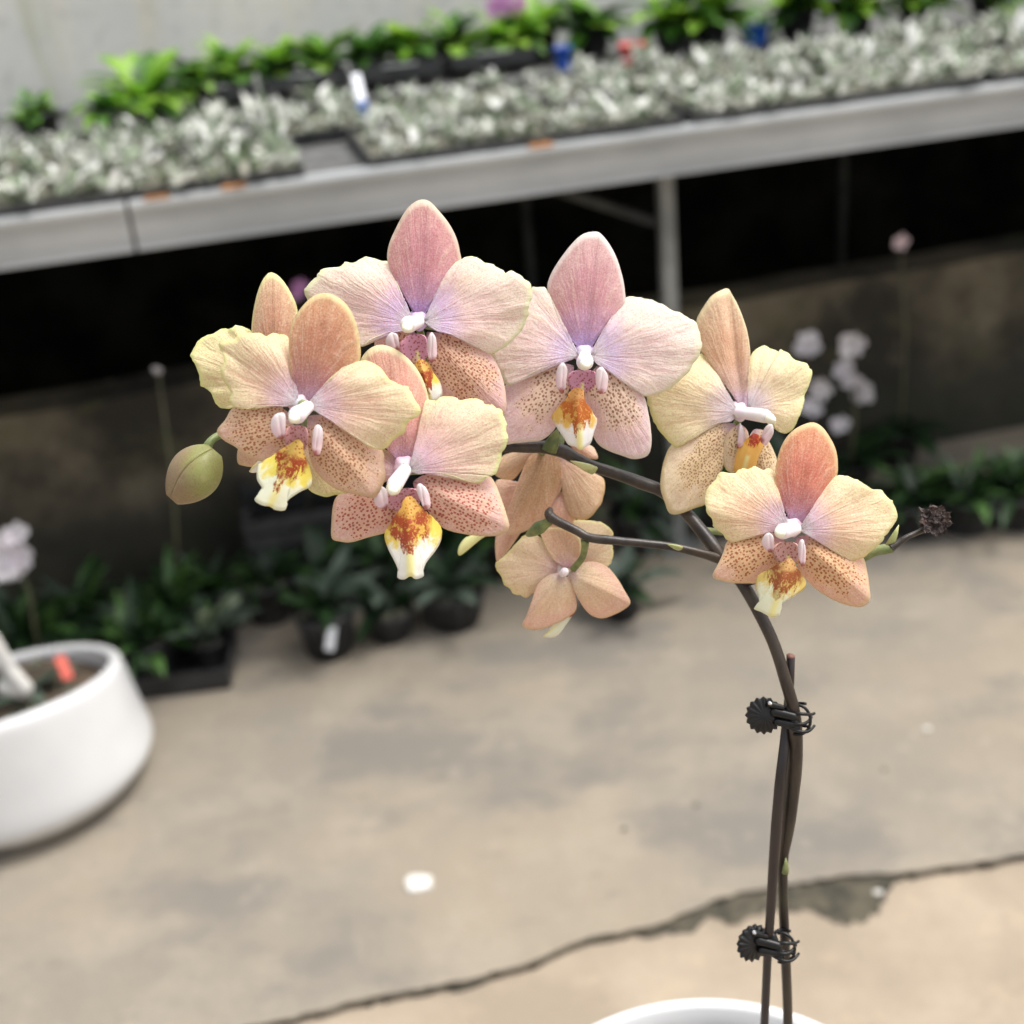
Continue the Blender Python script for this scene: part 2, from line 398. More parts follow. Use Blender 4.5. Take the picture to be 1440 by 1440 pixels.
# silvery seedlings: six meshes shared by many individuals
sil = []
for k in range(7):
    rn = random.Random(50 + k); q = MB()
    for i in range(rn.randint(12, 30)):
        leaf(q, (rn.uniform(-.012, .012), rn.uniform(-.012, .012), 0), rn.uniform(0, 6.28), rn.uniform(.014, .044), rn.uniform(.006, .014), rn.uniform(.55, 1.35), rn.uniform(.1, 1.1), rn.choice([0, 0, 1, 2, 2, 2]), 4)
    sil.append(q.mesh('silver_seedling', [M['silver'], M['silver_pale'], M['silver_green']]))
tr_n = 0
rn = random.Random(9)
trays = []
def tray(u, v, L, D, label):
    t = empty('seedling_tray', bw(u, v, BZ - .004), BA)
    q = MB(); q.box((0, 0, .004), (L, D, .006))
    q.build('tray_base', M['tray'], t, smooth=False)
    q = MB(); h = .017
    q.box((0, -D / 2, h / 2 + .004), (L, .004, h)); q.box((0, D / 2, h / 2 + .004), (L, .004, h)); q.box((-L / 2 + .002, 0, h / 2 + .0045), (.004, D - .006, h)); q.box((L / 2 - .002, 0, h / 2 + .0045), (.004, D - .006, h))
    q.build('tray_rim', M['tray'], t, smooth=False)
    q = MB(); nx = 12; vs = []; fs = []
    for i in range(nx + 1):
        for j in range(9): vs.append((-L / 2 + .006 + (L - .012) * i / nx, -D / 2 + .006 + (D - .012) * j / 8, .014 + rn.uniform(-.004, .006)))
    for i in range(nx):
        for j in range(8): a = i * 9 + j; fs.append((a, a + 9, a + 10, a + 1))
    q.add(vs, fs); q.build('growing_medium', M['dry'], t)
    tag(t, label, 'tray', 'black seedling trays on the bench'); return t
ug = fit_u(470, 215, .1)      # bare gap between the trays
spots = []
cur = ug + .035
pos = ['right of the bare gap, front row', 'second to the right of the bare gap, front row', 'third to the right of the gap, front row', 'fourth to the right of the gap, front row', 'fifth to the right of the gap, front row']
for k in range(3):
    tray(cur + .26, .165, .50, .28, 'black tray of silvery seedlings, ' + pos[k]); spots.append((cur + .26, .165)); cur += .52
cur = ug - .045
pos = ['left of the bare gap, front row', 'at the left edge of the photo, front row']
for k in range(2):
    tray(cur - .26, .165, .50, .28, 'black tray of silvery seedlings, ' + pos[k]); spots.append((cur - .26, .165)); cur -= .52
cur = ug - .9
for k in range(5):
    tray(cur, .465, .50, .28, ['leftmost', 'second from left', 'middle', 'second from right', 'rightmost'][k] + ' of the trays in the second row of the bench'); spots.append((cur, .465)); cur += .52
cnt = 0
tn = ['first tray right of the bare gap', 'second tray right of the bare gap', 'rightmost front tray of the bench', 'tray directly left of the bare gap', 'front left tray of the bench', 'leftmost second row tray', 'second row tray left of centre', 'middle second row tray', 'second row tray right of centre', 'rightmost second row tray']
for ti, (u, v) in enumerate(spots):
    for i in range(9):
        for j in range(5):
            if v > .4 and u < ug - .6 and rn.random() < .45: continue
            if j and rn.random() < .24: continue
            uu = u - .22 + .055 * i + rn.uniform(-.012, .012); vv = v - .125 + .06 * j + rn.uniform(-.012, .012)
            o = bpy.data.objects.new('silver_seedling', sil[rn.randrange(7)]); COL.objects.link(o)
            o.location = bw(uu, vv, BZ + .014 + rn.uniform(-.003, .004)); o.rotation_euler = (rn.uniform(-.25, .25), rn.uniform(-.25, .25), rn.uniform(0, 6.28)); sc = rn.uniform(.55, 1.25) * (1.5 if rn.random() < .1 else 1); o.scale = (sc, sc, sc)
            tag(o, 'small silvery leaved seedling in the ' + tn[ti], 'seedling', 'silvery seedlings in the bench trays'); cnt += 1

# green plants along the back of the bench
def pot_mesh(r, h, mat, name='pot', n=20):
    q = MB(); q.lathe([(r * .72, 0), (r * .98, h * .93), (r * 1.06, h * .93), (r * 1.06, h), (r * .96, h), (r * .93, h * .8)], n); q.lathe([(0.0001, h * .82), (r * .93, h * .8)], n)
    q.lathe([(.0001, .001), (r * .72, 0)], n); return q.mesh(name, mat)
def potted(loc, r, h, potmat, leaves, seed, label, cat='potted plant', group=None, name='potted_plant', rz=0):
    """leaves = (count, length, width, lean lo/hi, materials)"""
    rn = random.Random(seed); t = empty(name, loc, rz)
    o = bpy.data.objects.new('pot', pot_mesh(r, h, potmat)); COL.objects.link(o); o.parent = t
    q = MB()
    for i in range(10): 
        a = rn.uniform(0, 6.28); rr = r * .8 * math.sqrt(rn.random()); p = Vector((rr * math.cos(a), rr * math.sin(a), h * .84)); q.blob(p, p + Vector((.004, .003, .001)), r * .16, r * .12, 6)
    q.build('growing_medium', M['dry'], t)
    q = MB(); cN, L, Wd, lo_, hi_ = leaves[:5]
    for i in range(cN):
        leaf(q, (rn.uniform(-.3, .3) * r, rn.uniform(-.3, .3) * r, h * .82), rn.uniform(0, 6.28), L * rn.uniform(.6, 1.1), Wd * rn.uniform(.7, 1.1), rn.uniform(lo_, hi_), rn.uniform(.5, 1.5), rn.randrange(len(leaves[5])), 6)
    q.build('foliage', leaves[5], t)
    tag(t, label, cat, group); return t
green = [M['leaf_lime'], M['leaf_lime'], M['leaf_mid'], M['leaf_mid']]
gl = [  # px, py, colour of the pot, seed, size, label
    (60, 190, .06, 'leftmost low green plant at the back of the bench by the bare wall'),
    (215, 165, .115, 'bushy bright green plant at the back left end of the bench'),
    (165, 185, .07, 'small dark green plant in front of the bushy one at the bench left'),
    (285, 140, .075, 'small green plant beside the bushy plant at the bench back'),
    (330, 125, .09, 'green plant with lime leaves left of centre at the bench back'),
    (395, 118, .09, 'low lime green plant left of the white label stick'),
    (455, 108, .09, 'low lime green plant behind the white label stick'),
    (520, 100, .09, 'green plant just right of the label stick at the bench back'),
    (580, 92, .09, 'dense green plant near the middle of the bench back'),
    (640, 84, .095, 'dense dark green plant left of the magenta flower'),
    (715, 76, .10, 'broad leaved green plant under the magenta flower'),
    (760, 66, .11, 'green plant directly left of the small blue pot'),
    (835, 62, .11, 'green plant between the blue pot and the red pot'),
    (945, 55, .12, 'lime leaved plant directly right of the red pot'),
    (1000, 48, .12, 'large pale leaved plant between the red pot and the far blue pot'),
    (1120, 40, .12, 'green plant right of the far blue pot'),
    (1200, 34, .11, 'green plant near the right end of the bench back'),
    (1290, 28, .11, 'second green plant from the right end of the bench back'),
    (1390, 20, .12, 'rightmost green plant at the back of the bench')]
for i, (px, py, L, lab) in enumerate(gl):
    p = on(px, py + 14, BZ)
    potted(p, .042, .06, M['black'], (38, L * 1.15, L * .42, .1, 1.2, green if i % 3 else [M['leaf_mid'], M['leaf_lime'], M['leaf_lime'], M['leaf_dark']]), 100 + i, lab, 'potted plant', 'green plants along the back of the bench')
def cpot(px, py, mat, r, h, lab, nm='plastic_pot'):
    o = bpy.data.objects.new(nm, pot_mesh(r, h, mat)); COL.objects.link(o); o.location = on(px, py, BZ); tag(o, lab, 'pot'); return o
cpot(793, 98, M['blue'], .019, .046, 'small bright blue plastic pot on the bench, left of the red pot')
cpot(890, 94, M['red'], .027, .046, 'small red plastic pot on the bench, right of the blue pot')
cpot(1062, 62, M['blue'], .032, .042, 'dark blue plastic pot at the back of the bench, right of the red pot')
cpot(985, 55, M['black'], .045, .065, 'empty black pot at the bench back right of the red pot')
for k, (px, py) in enumerate([(300, 150), (430, 132), (560, 118), (690, 100)]):
    t = empty('pot_carrier', on(px, py, BZ), BA); q = MB()
    q.box((0, 0, .02), (.18, .10, .004))
    for sx in (-1, 1): q.box((sx * .088, 0, .03), (.004, .10, .03))
    for sy in (-1, 1): q.box((0, sy * .048, .03), (.172, .004, .03))
    q.build('carrier_body', M['tray'], t, smooth=False)
    q = MB(); q.box((0, -.052, .044), (.07, .006, .004)); q.build('pale_rim', M['metal'], t, smooth=False)
    tag(t, ['leftmost', 'second', 'third', 'rightmost'][k] + ' of four black pot carriers behind the silvery seedlings', 'carrier', 'black pot carriers on the bench')
# white and blue plant label stuck between the trays
q = MB(); a = on(517, 178, BZ + .01); c = at(500, 104, (a - CP).dot(Fw) + .03)
dv = (c - a); q.box((a + c) / 2, (.016, .0015, dv.length), dv.to_track_quat('Z', 'Y').to_matrix())
q.box(a + dv * .35 - Vector((0, .0015, 0)), (.0165, .001, dv.length * .28), dv.to_track_quat('Z', 'Y').to_matrix(), 1)
tag(q.build('plant_label', [M['labelwhite'], M['blue']], smooth=False), 'white and blue plant label standing among the silvery seedlings', 'label')

# blossoms seen far off
def blossom(mb, c, size, face, rn, mi=0):
    face = face.normalized(); a = face.orthogonal().normalized(); b2 = face.cross(a)
    for k in range(5):
        th = k * 1.2566 + rn.uniform(-.15, .15); d = a * math.cos(th) + b2 * math.sin(th); sd = face.cross(d); L = size * rn.uniform(.45, .6); w = L * (.30 if k % 2 else .48)
        vs = [c + face * .001]; m_ = 9
        for i in range(m_):
            t = math.pi * 2 * i / m_; vs.append(c + d * (L * .5 + L * .5 * math.cos(t)) + sd * w * math.sin(t) + face * (size * .12 * (.5 + .5 * math.cos(t))))
        mb.add(vs, [(0, 1 + i, 1 + (i + 1) % m_) for i in range(m_)], mi)
    mb.blob(c, c + face * size * .12, size * .09, size * .06, 6, mi=mi)
def bg_orchid(root, blooms, top, mat, seed, label, leaves=True, size=.045, group=None, arch=None):
    rn = random.Random(seed); t = empty('background_orchid', root)
    q = MB(); r0 = Vector(root)
    q.tube([Vector((0, 0, .06)), (arch - r0) if arch is not None else (top - r0) * .55 + Vector((.01, 0, .03)), top - r0], [.004, .003, .002], 6); q.build('flower_stalk', M['stemthin'], t)
    for p in blooms:
        q = MB(); blossom(q, p - r0, size * rn.uniform(.7, 1.35), (CP - p).normalized() + Vector((rn.uniform(-.6, .6), rn.uniform(-.3, .3), rn.uniform(-.5, .5))), rn); q.build('blossom', mat, t)
    o = bpy.data.objects.new('pot', pot_mesh(.045, .075, M['black'])); COL.objects.link(o); o.parent = t
    if leaves:
        q = MB()
        for i in range(7): leaf(q, (0, 0, .06), rn.uniform(0, 6.28), .13 * rn.uniform(.7, 1.1), .045, rn.uniform(.3, 1.0), rn.uniform(.8, 1.6), 0, 6)
        q.build('foliage', M['leaf_dark'], t)
    tag(t, label, 'orchid', group); return t
def vat(px, py, v):
    r = ray(px, py); t = (BO + bv * v - CP).dot(bv) / r.dot(bv); return CP + r * t
def gv(px, v):      # ground point on the line v, under picture column px
    p = vat(px, 700, v); p.z = .0; return p
bg_orchid(gv(1195, .2), [vat(x, y, .2) for x, y in [(1135, 487), (1200, 484), (1188, 520), (1156, 546), (1213, 546), (1140, 574), (1184, 597), (1196, 534)]], vat(1196, 490, .2), M['bgwhite'], 5, 'orchid with a cluster of whitish pink blossoms in the shade under the bench', size=.05)
bg_orchid(gv(1262, .30), [vat(1266, 340, .30)], vat(1266, 345, .30), M['bgpink'], 6, 'tall thin orchid stalk with one pale pink bud under the bench right', leaves=True, size=.026)
bg_orchid(gv(218, .15), [vat(222, 520, .15)], vat(222, 522, .15), M['bgwhite'], 7, 'thin dark stalk with a tiny pale tip under the bench left', size=.018)
bg_orchid(gv(423, .3), [vat(423, 404, .3), vat(418, 412, .3)], vat(421, 410, .3), M['bgmagenta'], 8, 'purple orchid blossom in the dark behind the leftmost flowers', size=.035)
bg_orchid(gv(-10, .02), [vat(x, y, .02) for x, y in [(22, 752), (8, 778), (34, 778), (18, 795), (-8, 760), (2, 800)]], vat(14, 760, .02), M['bgwhite'], 9, 'white blossoms of an orchid at the left edge above the white planter', size=.042)
t = bg_orchid(bw(fit_u(712, 84, 1.02), 1.02, BZ), [vat(x, y, 1.0) for x, y in [(716, 16), (700, 8), (734, 4), (712, -6)]], vat(714, 10, 1.0), M['bgmagenta'], 10, 'magenta orchid in bloom at the back of the bench', size=.05, leaves=False)

# plants on the floor under the bench
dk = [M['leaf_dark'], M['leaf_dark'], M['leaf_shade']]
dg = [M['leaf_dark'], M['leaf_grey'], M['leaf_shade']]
fl = [  # px column, v, r, h, leaf length, count, mats, label
    (-30, 0.10, .07, .09, 0.152, 22, dk, 'dark bushy plant at the left edge behind the white planter'),
    (70, 0.16, .06, .09, 0.129, 19, dg, 'green plant directly behind the rim of the white planter'),
    (150, 0.03, .06, .08, 0.129, 22, [M['leaf_shade'], M['leaf_dark']], 'brighter green plant just behind the right rim of the white planter'),
    (205, 0.11, .05, .09, 0.144, 17, dk, 'upright green plant between the planter and the black tray'),
    (275, 0.27, .05, .08, 0.129, 19, dg, 'leafy dark plant under the bench behind the low black tray'),
    (350, 0.40, .05, .08, 0.106, 12, dk, 'small dark plant by the low wall left of the three joined pots'),
    (430, 0.34, .05, .08, 0.122, 13, dk, 'dark plant by the low wall behind the left one of the joined pots'),
    (520, 0.36, .05, .08, 0.122, 14, dg, 'dark plant by the low wall behind the middle of the joined pots'),
    (610, 0.30, .05, .09, 0.137, 14, dk, 'leafy plant by the low wall behind the right joined pot'),
    (700, 0.28, .05, .08, 0.137, 15, dk, 'dark green plant under the bench behind the upside down flower'),
    (790, 0.26, .05, .08, 0.137, 15, [M['leaf_shade'], M['leaf_dark'], M['leaf_dark']], 'green plant under the bench left of the metal leg'),
    (895, 0.24, .055, .08, 0.152, 16, [M['leaf_dark'], M['leaf_shade'], M['leaf_grey']], 'broad leaved plant under the bench against the metal leg'),
    (1010, 0.20, .05, .08, 0.129, 13, dk, 'dark plant under the bench just right of the metal leg'),
    (1110, 0.18, .06, .08, 0.152, 16, dg, 'dark leafy plant below the cluster of whitish blossoms'),
    (1290, 0.01, .06, .07, 0.138, 22, dk, 'bushy dark green plant below the pale pink bud'),
    (1360, -0.01, .06, .07, 0.138, 23, [M['leaf_dark'], M['leaf_shade']], 'second bushy green plant from the right under the bench'),
    (1430, -0.03, .06, .07, 0.138, 23, dk, 'rightmost bushy green plant under the bench'),
    (1500, -0.04, .06, .07, 0.138, 19, dk, 'dark plant cut by the right edge of the photo under the bench')]
for i, (px, v, r, h, L, c, ms, lab) in enumerate(fl):
    v = min(v, .15)
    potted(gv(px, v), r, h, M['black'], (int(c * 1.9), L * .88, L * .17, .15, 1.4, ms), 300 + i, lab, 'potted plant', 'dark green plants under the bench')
for k, (px, hh_, lab) in enumerate([(430, .20, 'black slatted crate against the low wall left of the joined pots'), (650, .17, 'lower black slatted crate behind the peach flower seen from behind')]):
    u_ = fit_u(px, 760, .27); t = empty('black_crate', bw(u_, .27, 0), BA + .02 * (k % 3 - 1)); wd = .205
    q = MB(); q.box((0, 0, .006), (wd, .15, .006))
    for sx in (-1, 1):
        for sy in (-1, 1): q.box((sx * (wd / 2 - .005), sy * .07, hh_ / 2), (.012, .012, hh_))
    q.build('crate_frame', M['black'], t, smooth=False)
    nsl = int(hh_ / .034)
    for j in range(nsl):
        z_ = .018 + j * .034
        for sy in (-1, 1): q = MB(); q.box((0, sy * .0785, z_ + .01), (wd, .004, .027)); q.build('slat', M['black'], t, smooth=False)
        for sx in (-1, 1): q = MB(); q.box((sx * (wd / 2 + .0035), 0, z_ + .01), (.004, .15, .027)); q.build('slat', M['black'], t, smooth=False)
    tag(t, lab, 'crate')
# three joined black pots
def basket(px, py, r, h, lab, extra=None, seed=1):
    rn = random.Random(seed); p = on(px, py); p = p + Vector((0, r, 0)); t = empty('black_pot', p)
    q = MB(); n_ = 28
    q.lathe([(.0001, .002), (r * .74, .0), (r * .97, h * .9), (r * 1.04, h * .9), (r * 1.04, h), (r * .95, h), (r * .92, h * .86)], n_)
    for k in range(14):
        th = k * math.pi * 2 / 14; d = Vector((math.cos(th), math.sin(th), 0)); q.tube([d * r * .76 + Vector((0, 0, .005)), d * r * .98 + Vector((0, 0, h * .9))], .0022, 5)
    q.build('pot_shell', M['black'], t)
    q = MB()
    for i in range(26):
        a = rn.uniform(0, 6.28); rr = r * .85 * math.sqrt(rn.random()); p2 = Vector((rr * math.cos(a), rr * math.sin(a), h * .9)); q.blob(p2, p2 + Vector((rn.uniform(-.01, .01), rn.uniform(-.01, .01), .003)), r * .12, r * .09, 6)
    q.build('growing_medium', M['dry'], t)
    q = MB()
    for i in range(14): leaf(q, (rn.uniform(-.3, .3) * r, rn.uniform(-.3, .3) * r, h * .9), rn.uniform(0, 6.28), .12 * rn.uniform(.6, 1.2), .03, rn.uniform(.4, 1.3), rn.uniform(.3, 1.4), rn.randrange(3), 6)
    q.build('foliage', [M['leaf_dark'], M['leaf_grey'], M['leaf_grey']], t)
    if extra:
        q = MB(); q.box((.012, -r * 1.02, h * .66), (.015, .002, h * .5), Matrix.Rotation(.25, 3, 'Y') @ Matrix.Rotation(-.15, 3, 'X')); q.build('white_tag', M['labelwhite'], t, smooth=False)
    tag(t, lab, 'pot', 'black pots on the floor'); return t
basket(462, 938, .05, .085, 'black pot with a white tag, leftmost of the pots joined in a row', True, 1)
basket(550, 912, .042, .055, 'low black pot with dark leaves between the two taller joined pots', None, 2)
basket(640, 898, .058, .07, 'black pot of grey green growth, rightmost of the joined row', None, 3)
basket(878, 880, .036, .05, 'small black pot behind the lowest peach flower near the metal leg', None, 4)
t = empty('black_tray', on(250, 978) + Vector((0, .07, 0)), .05); q = MB()
q.box((0, 0, .005), (.17, .14, .006))
for sy in (-1, 1): q.box((0, sy * .07, .022), (.174, .004, .036))
for sx in (-1, 1): q.box((sx * .085, 0, .022), (.004, .134, .036))
q.build('tray_shell', M['black'], t, smooth=False)
tag(t, 'shallow black tray on the floor just right of the white planter', 'tray')
for k, (dx, dy, ms, lab) in enumerate([(-.04, .0, [M['leaf_shade'], M['leaf_dark']], 'green seedling pot at the left end of the shallow black tray'), (.045, .01, [M['leaf_grey'], M['silver_green'], M['leaf_dark']], 'grey leaved seedling pot at the right end of the shallow black tray')]):
    potted(t.location + Vector((dx, dy, .009)), .033, .05, M['black'], (22, .10, .026, .4, 1.4, ms), 500 + k, lab, 'potted plant')

# white planter with slanted rim
pc = on(38, 1100); Rb = .198
pl = empty('white_planter', pc)
fr = math.atan2(CP.y - pc.y, CP.x - pc.x)
H0 = .172; HS = .042
def hf(z, th):
    top = H0 + HS * math.cos(th - fr)
    return z * top if z > .12 else z * H0
prof = [(.0001, .012), (.135, .012), (.145, 0.0), (.168, .02), (.192, .15), (.1985, .22), (.199, .27), (.196, .36), (.189, .6), (.181, .9), (.1785, .965), (.176, .99), (.172, 1.0), (.165, 1.0), (.161, .985), (.160, .95), (.163, .75), (.164, .5)]
q = MB(); q.lathe(prof, 96, hfun=hf); q.build('bowl', M['ceramic'], pl)
q = MB(); q.lathe([(.0001, .66), (.08, .70), (.163, .66)], 64, hfun=lambda z, th: z * .18); q.build('potting_bark', M['soil'], pl)
tag(pl, 'large white ceramic planter with a slanted rim at the left edge', 'planter')
rn = random.Random(77)
q = MB()
for k in range(46):
    a = rn.uniform(0, 6.28); r = .145 * math.sqrt(rn.random()); p = Vector((r * math.cos(a), r * math.sin(a), .122)) + pc; q.blob(p, p + Vector((rn.uniform(-.012, .012), rn.uniform(-.012, .012), .004)), rn.uniform(.006, .012), rn.uniform(.005, .009), 7)
tag(q.build('bark_chips', [M['dry']]), 'loose grey bark chips filling the white planter', 'bark chips', kind='stuff')
def pin(px, py, dy=.0):
    rr_ = ray(px, py); return CP + rr_ * ((pc.y + dy - CP.y) / rr_.y)
q = MB(); q.blob(pin(34, 968), pin(12, 940), .013, .011, 12); q.blob(pin(12, 940), pin(-8, 900), .011, .009, 12); q.blob(pin(8, 966), pin(34, 972), .012, .012, 12); q.blob(pin(-8, 900), pin(-24, 876), .009, .006, 10)
tag(q.build('pale_driftwood', M['foam']), 'pale bleached driftwood piece leaning in the white planter', 'driftwood')
q = MB(); p0 = vat(98, 955, -.3)
rr_ = ray(98, 958); p0 = CP + rr_ * (((pc + Vector((.0, .0, 0))).y - CP.y) / rr_.y); r1 = ray(82, 920); p1 = CP + r1 * (((pc + Vector((.0, .03, 0))).y - CP.y) / r1.y)
dv = p1 - p0; q.box((p0 + p1) / 2, (.016, .002, dv.length * .85), dv.to_track_quat('Z', 'Y').to_matrix())
tag(q.build('red_tag', M['redtag'], smooth=False, bevel=.0008), 'red plastic plant tag stuck in the white planter', 'tag')
q = MB()
for k in range(9): leaf(q, (0, 0, 0), rn.uniform(0, 6.28), rn.uniform(.05, .09), .02, rn.uniform(.4, 1.2), 1.0, 0, 5)
o = q.build('small_fern', M['leaf_grey']); o.location = pc + Vector((.02, .05, .125)); tag(o, 'small grey green sprig growing in the white planter', 'plant')

# small things on the slab
q = MB(); vs = []; c0 = on(588, 1243)
hexp = [(-.018, .004), (-.015, -.015), (-.002, -.018), (.017, -.014), (.019, .008), (.004, .014), (-.012, .016)]
q.add([(x, y, .0005) for x, y in hexp] + [(x * .95, y * .95, .005) for x, y in hexp] + [(0, 0, .006)], [(i, (i + 1) % 7, 7 + (i + 1) % 7, 7 + i) for i in range(7)] + [(7 + i, 7 + (i + 1) % 7, 14) for i in range(7)])
o = q.build('foam_chip', M['foam'], smooth=False, bevel=.0015); o.location = c0; o.rotation_euler = (0, 0, .1); tag(o, 'white foam chip lying on the concrete slab', 'foam chip')
for k, (px, py, r, lab) in enumerate([(978, 1133, .0035, 'brown pebble on the slab left of the upper stem'), (877, 1167, .004, 'brown pebble nearest the middle of the slab'), (1243, 1083, .003, 'small brown pebble on the slab right of the stems'), (1302, 1026, .005, 'pale flat pebble on the slab at the right'), (1233, 1256, .005, 'pale stone lying in the dark damp hollow below the slab edge')]):
    q = MB(); q.blob((0, 0, 0), (r * .7, 0, 0), r, r * .8, 8, flat=.5, side=Vector((0, 1, 0)))
    o = q.build('pebble', M['pebble'] if k > 2 else M['dry']); o.location = on(px, py, -.009 if k == 4 else .0) + Vector((0, 0, r * .3)); tag(o, lab, 'pebble')

# ------------------------------------------------------------------ orchid materials
def petal_mat(name, core, inner, mid, outer, rim, *, spots=0.0, dark=None, spot_c=(.20, .035, .015), ground=None, vein=.5, rimw=.90, edge0=.45, dots=760, ex=.72):
    inner, mid, outer = [tuple(x ** ex for x in q_) for q_ in (inner, mid, outer)]
    mt, n = new_mat(name); b = NB(n); v = b.obj()
    U, V, pv = b.uv('polar'); D, Wd, dv_ = b.uv('dist')
    big = b.noise(v, 110, 2, .5)
    Dn = b.math('ADD', D, b.math('MULTIPLY', b.math('SUBTRACT', big, .5), .16))
    c = b.mix(b.step(Dn, .07, .22), core, inner)
    c = b.mix(b.step(Dn, .17, .46), c, mid)
    Vn = b.math('ADD', V, b.math('MULTIPLY', b.math('SUBTRACT', big, .5), .3))
    far = b.math('MULTIPLY', b.step(Vn, edge0, .95), b.step(D, .15, .45))
    c = b.mix(far, c, outer)
    # radiating veins
    vv = b.node('ShaderNodeCombineXYZ'); b.put(vv.inputs[0], b.math('MULTIPLY', b.math('ADD', U, b.math('MULTIPLY', b.noise(v, 260, 2), .03)), 34)); b.put(vv.inputs[1], b.math('MULTIPLY', V, 2.2))
    ve = b.noise(vv.outputs[0], 1.0, 3, .6)
    ves = b.step(ve, .52, .66, 0, min(1, vein * 1.5))
    c = b.mix(b.math('MULTIPLY', ves, b.step(D, .1, .3, .3, 1)), c, b.mix(.62, c, (.94, .80, .62)))
    ved = b.step(ve, .47, .32, 0, vein * .7)
    dk_ = dark or tuple(x * y for x, y in zip(mid, (.80, .55, .54)))
    c = b.mix(ved, c, dk_)
    # fine cell mottling
    fi = b.noise(v, 2100, 2, .6); c = b.mix(b.step(fi, .47, .68, 0, .50), c, dk_)
    c = b.mix(b.step(fi, .47, .33, 0, .25), c, (.97, .90, .76))
    md = b.noise(v, 420, 3, .6); c = b.mix(b.step(md, .5, .75, 0, .22), c, dk_)
    if spots:
        gr = ground or (.82, .60, .34)
        wn = b.math('ABSOLUTE', b.math('ADD', Wd, b.math('MULTIPLY', b.math('SUBTRACT', big, .5), .9)))
        inside = b.math('MULTIPLY', b.step(wn, .22 + .28 * spots, .52 + .34 * spots, 1, 0), b.math('MULTIPLY', b.step(D, .06, .16), b.step(b.math('ADD', D, b.math('MULTIPLY', b.math('SUBTRACT', b.noise(v, 300, 2), .5), .5)), .40 + .28 * spots, .62 + .36 * spots, 1, 0)))
        c = b.mix(b.math('MULTIPLY', inside, .55), c, gr)
        fx, fy, fuv = b.uv('flat')
        vo = b.node('ShaderNodeTexVoronoi', voronoi_dimensions='2D'); vo.inputs['Scale'].default_value = dots * 1.28 / 100; vo.inputs['Randomness'].default_value = .72; b.put(vo.inputs['Vector'], b.scl(fuv, (.86, 1.08, 1)))
        siz = b.math('MULTIPLY', b.math('POWER', inside, .6), b.step(b.noise(v, 900, 1), .3, .7, .24, .39))
        dd = b.math('SUBTRACT', vo.outputs['Distance'], siz)
        c = b.mix(b.math('MULTIPLY', b.step(dd, -.10, .04, .84, 0), b.step(inside, .12, .5)), c, spot_c)
    c = b.mix(b.math('MULTIPLY', b.step(V, rimw + .03, .985, 0, .95), b.step(D, .2, .4)), c, rim)
    b.surf(c, .52, b.bump(b.math('ADD', b.math('MULTIPLY', ve, 1.2), b.math('MULTIPLY', md, .5)), .7, .0008), trans=.40, spec=.25)
    return mt
def lip_mat(name, white=(.86, .84, .76), yel=(.80, .58, .10), redc=(.40, .06, .015), a=.62, orange=.3, seed=0):
    mt, n = new_mat(name); b = NB(n); v = b.obj()
    U, V, pv = b.uv('polar'); D, Wd, dv_ = b.uv('dist')
    nz = b.noise(v, 330, 4, .65); nn_ = b.math('MULTIPLY', b.math('SUBTRACT', nz, .5), .7)
    Dn = b.math('ADD', D, nn_)
    och = tuple(x * y for x, y in zip(yel, (.80, .62, .75)))
    redc = (redc[0] * .82, redc[1] * .8, redc[2] * .8)
    aw = b.math('ABSOLUTE', Wd)
    c = b.mix(b.step(D, orange * .6, orange + .12), och, yel)
    side = b.math('MULTIPLY', aw, -.10)
    c = b.mix(b.step(b.math('ADD', Dn, side), a - .14, a + .06), c, white)
    c = b.mix(b.math('MULTIPLY', b.step(aw, .0, .20, 1, 0), b.step(D, .5, .6)), c, (.90, .82, .36))
    vv = b.node('ShaderNodeCombineXYZ'); b.put(vv.inputs[0], b.math('MULTIPLY', Wd, 2.6)); b.put(vv.inputs[1], b.math('MULTIPLY', D, 1.8)); vv.inputs[2].default_value = seed
    st = b.noise(vv.outputs[0], 1.7, 5, .75)
    reach = b.math('ADD', b.math('MULTIPLY', b.math('SUBTRACT', st, .5), 1.1), b.math('SUBTRACT', a + .10, b.math('MULTIPLY', aw, .42)))
    f = b.math('MULTIPLY', b.step(b.math('SUBTRACT', reach, D), -.02, .06), b.step(b.math('ADD', D, b.math('MULTIPLY', nn_, .4)), orange - .12, orange + .02))
    f = b.math('MULTIPLY', f, b.step(b.math('ADD', aw, nn_), .5, .85, 1, 0))
    f = b.math('MULTIPLY', f, b.step(nz, .38, .47, .45, 1)); f = b.math('MULTIPLY', f, b.step(b.noise(v, 1500, 2), .34, .44, .5, 1))
    c = b.mix(f, c, redc)
    vo = b.node('ShaderNodeTexVoronoi'); vo.inputs['Scale'].default_value = 1100; b.put(vo.inputs['Vector'], v)
    c = b.mix(b.math('MULTIPLY', b.step(vo.outputs['Distance'], .25, .42, 1, 0), b.step(D, orange, orange + .12, .75, 0)), c, redc)
    b.surf(c, .45, b.bump(nz, .4, .0006), trans=.15, spec=.3)
    return mt
M['column'] = simple('flower_column', (.80, .70, .76), (.87, .82, .80), 240, .5, sss=.5, spec=.3, trans=.1)
M['cap'] = simple('anther_cap', (.82, .78, .60), (.86, .83, .70), 300, .4, spec=.4)
M['lobe'] = simple('lip_lobe', (.76, .68, .72), (.86, .82, .82), 240, .45, trans=.15, spec=.3)
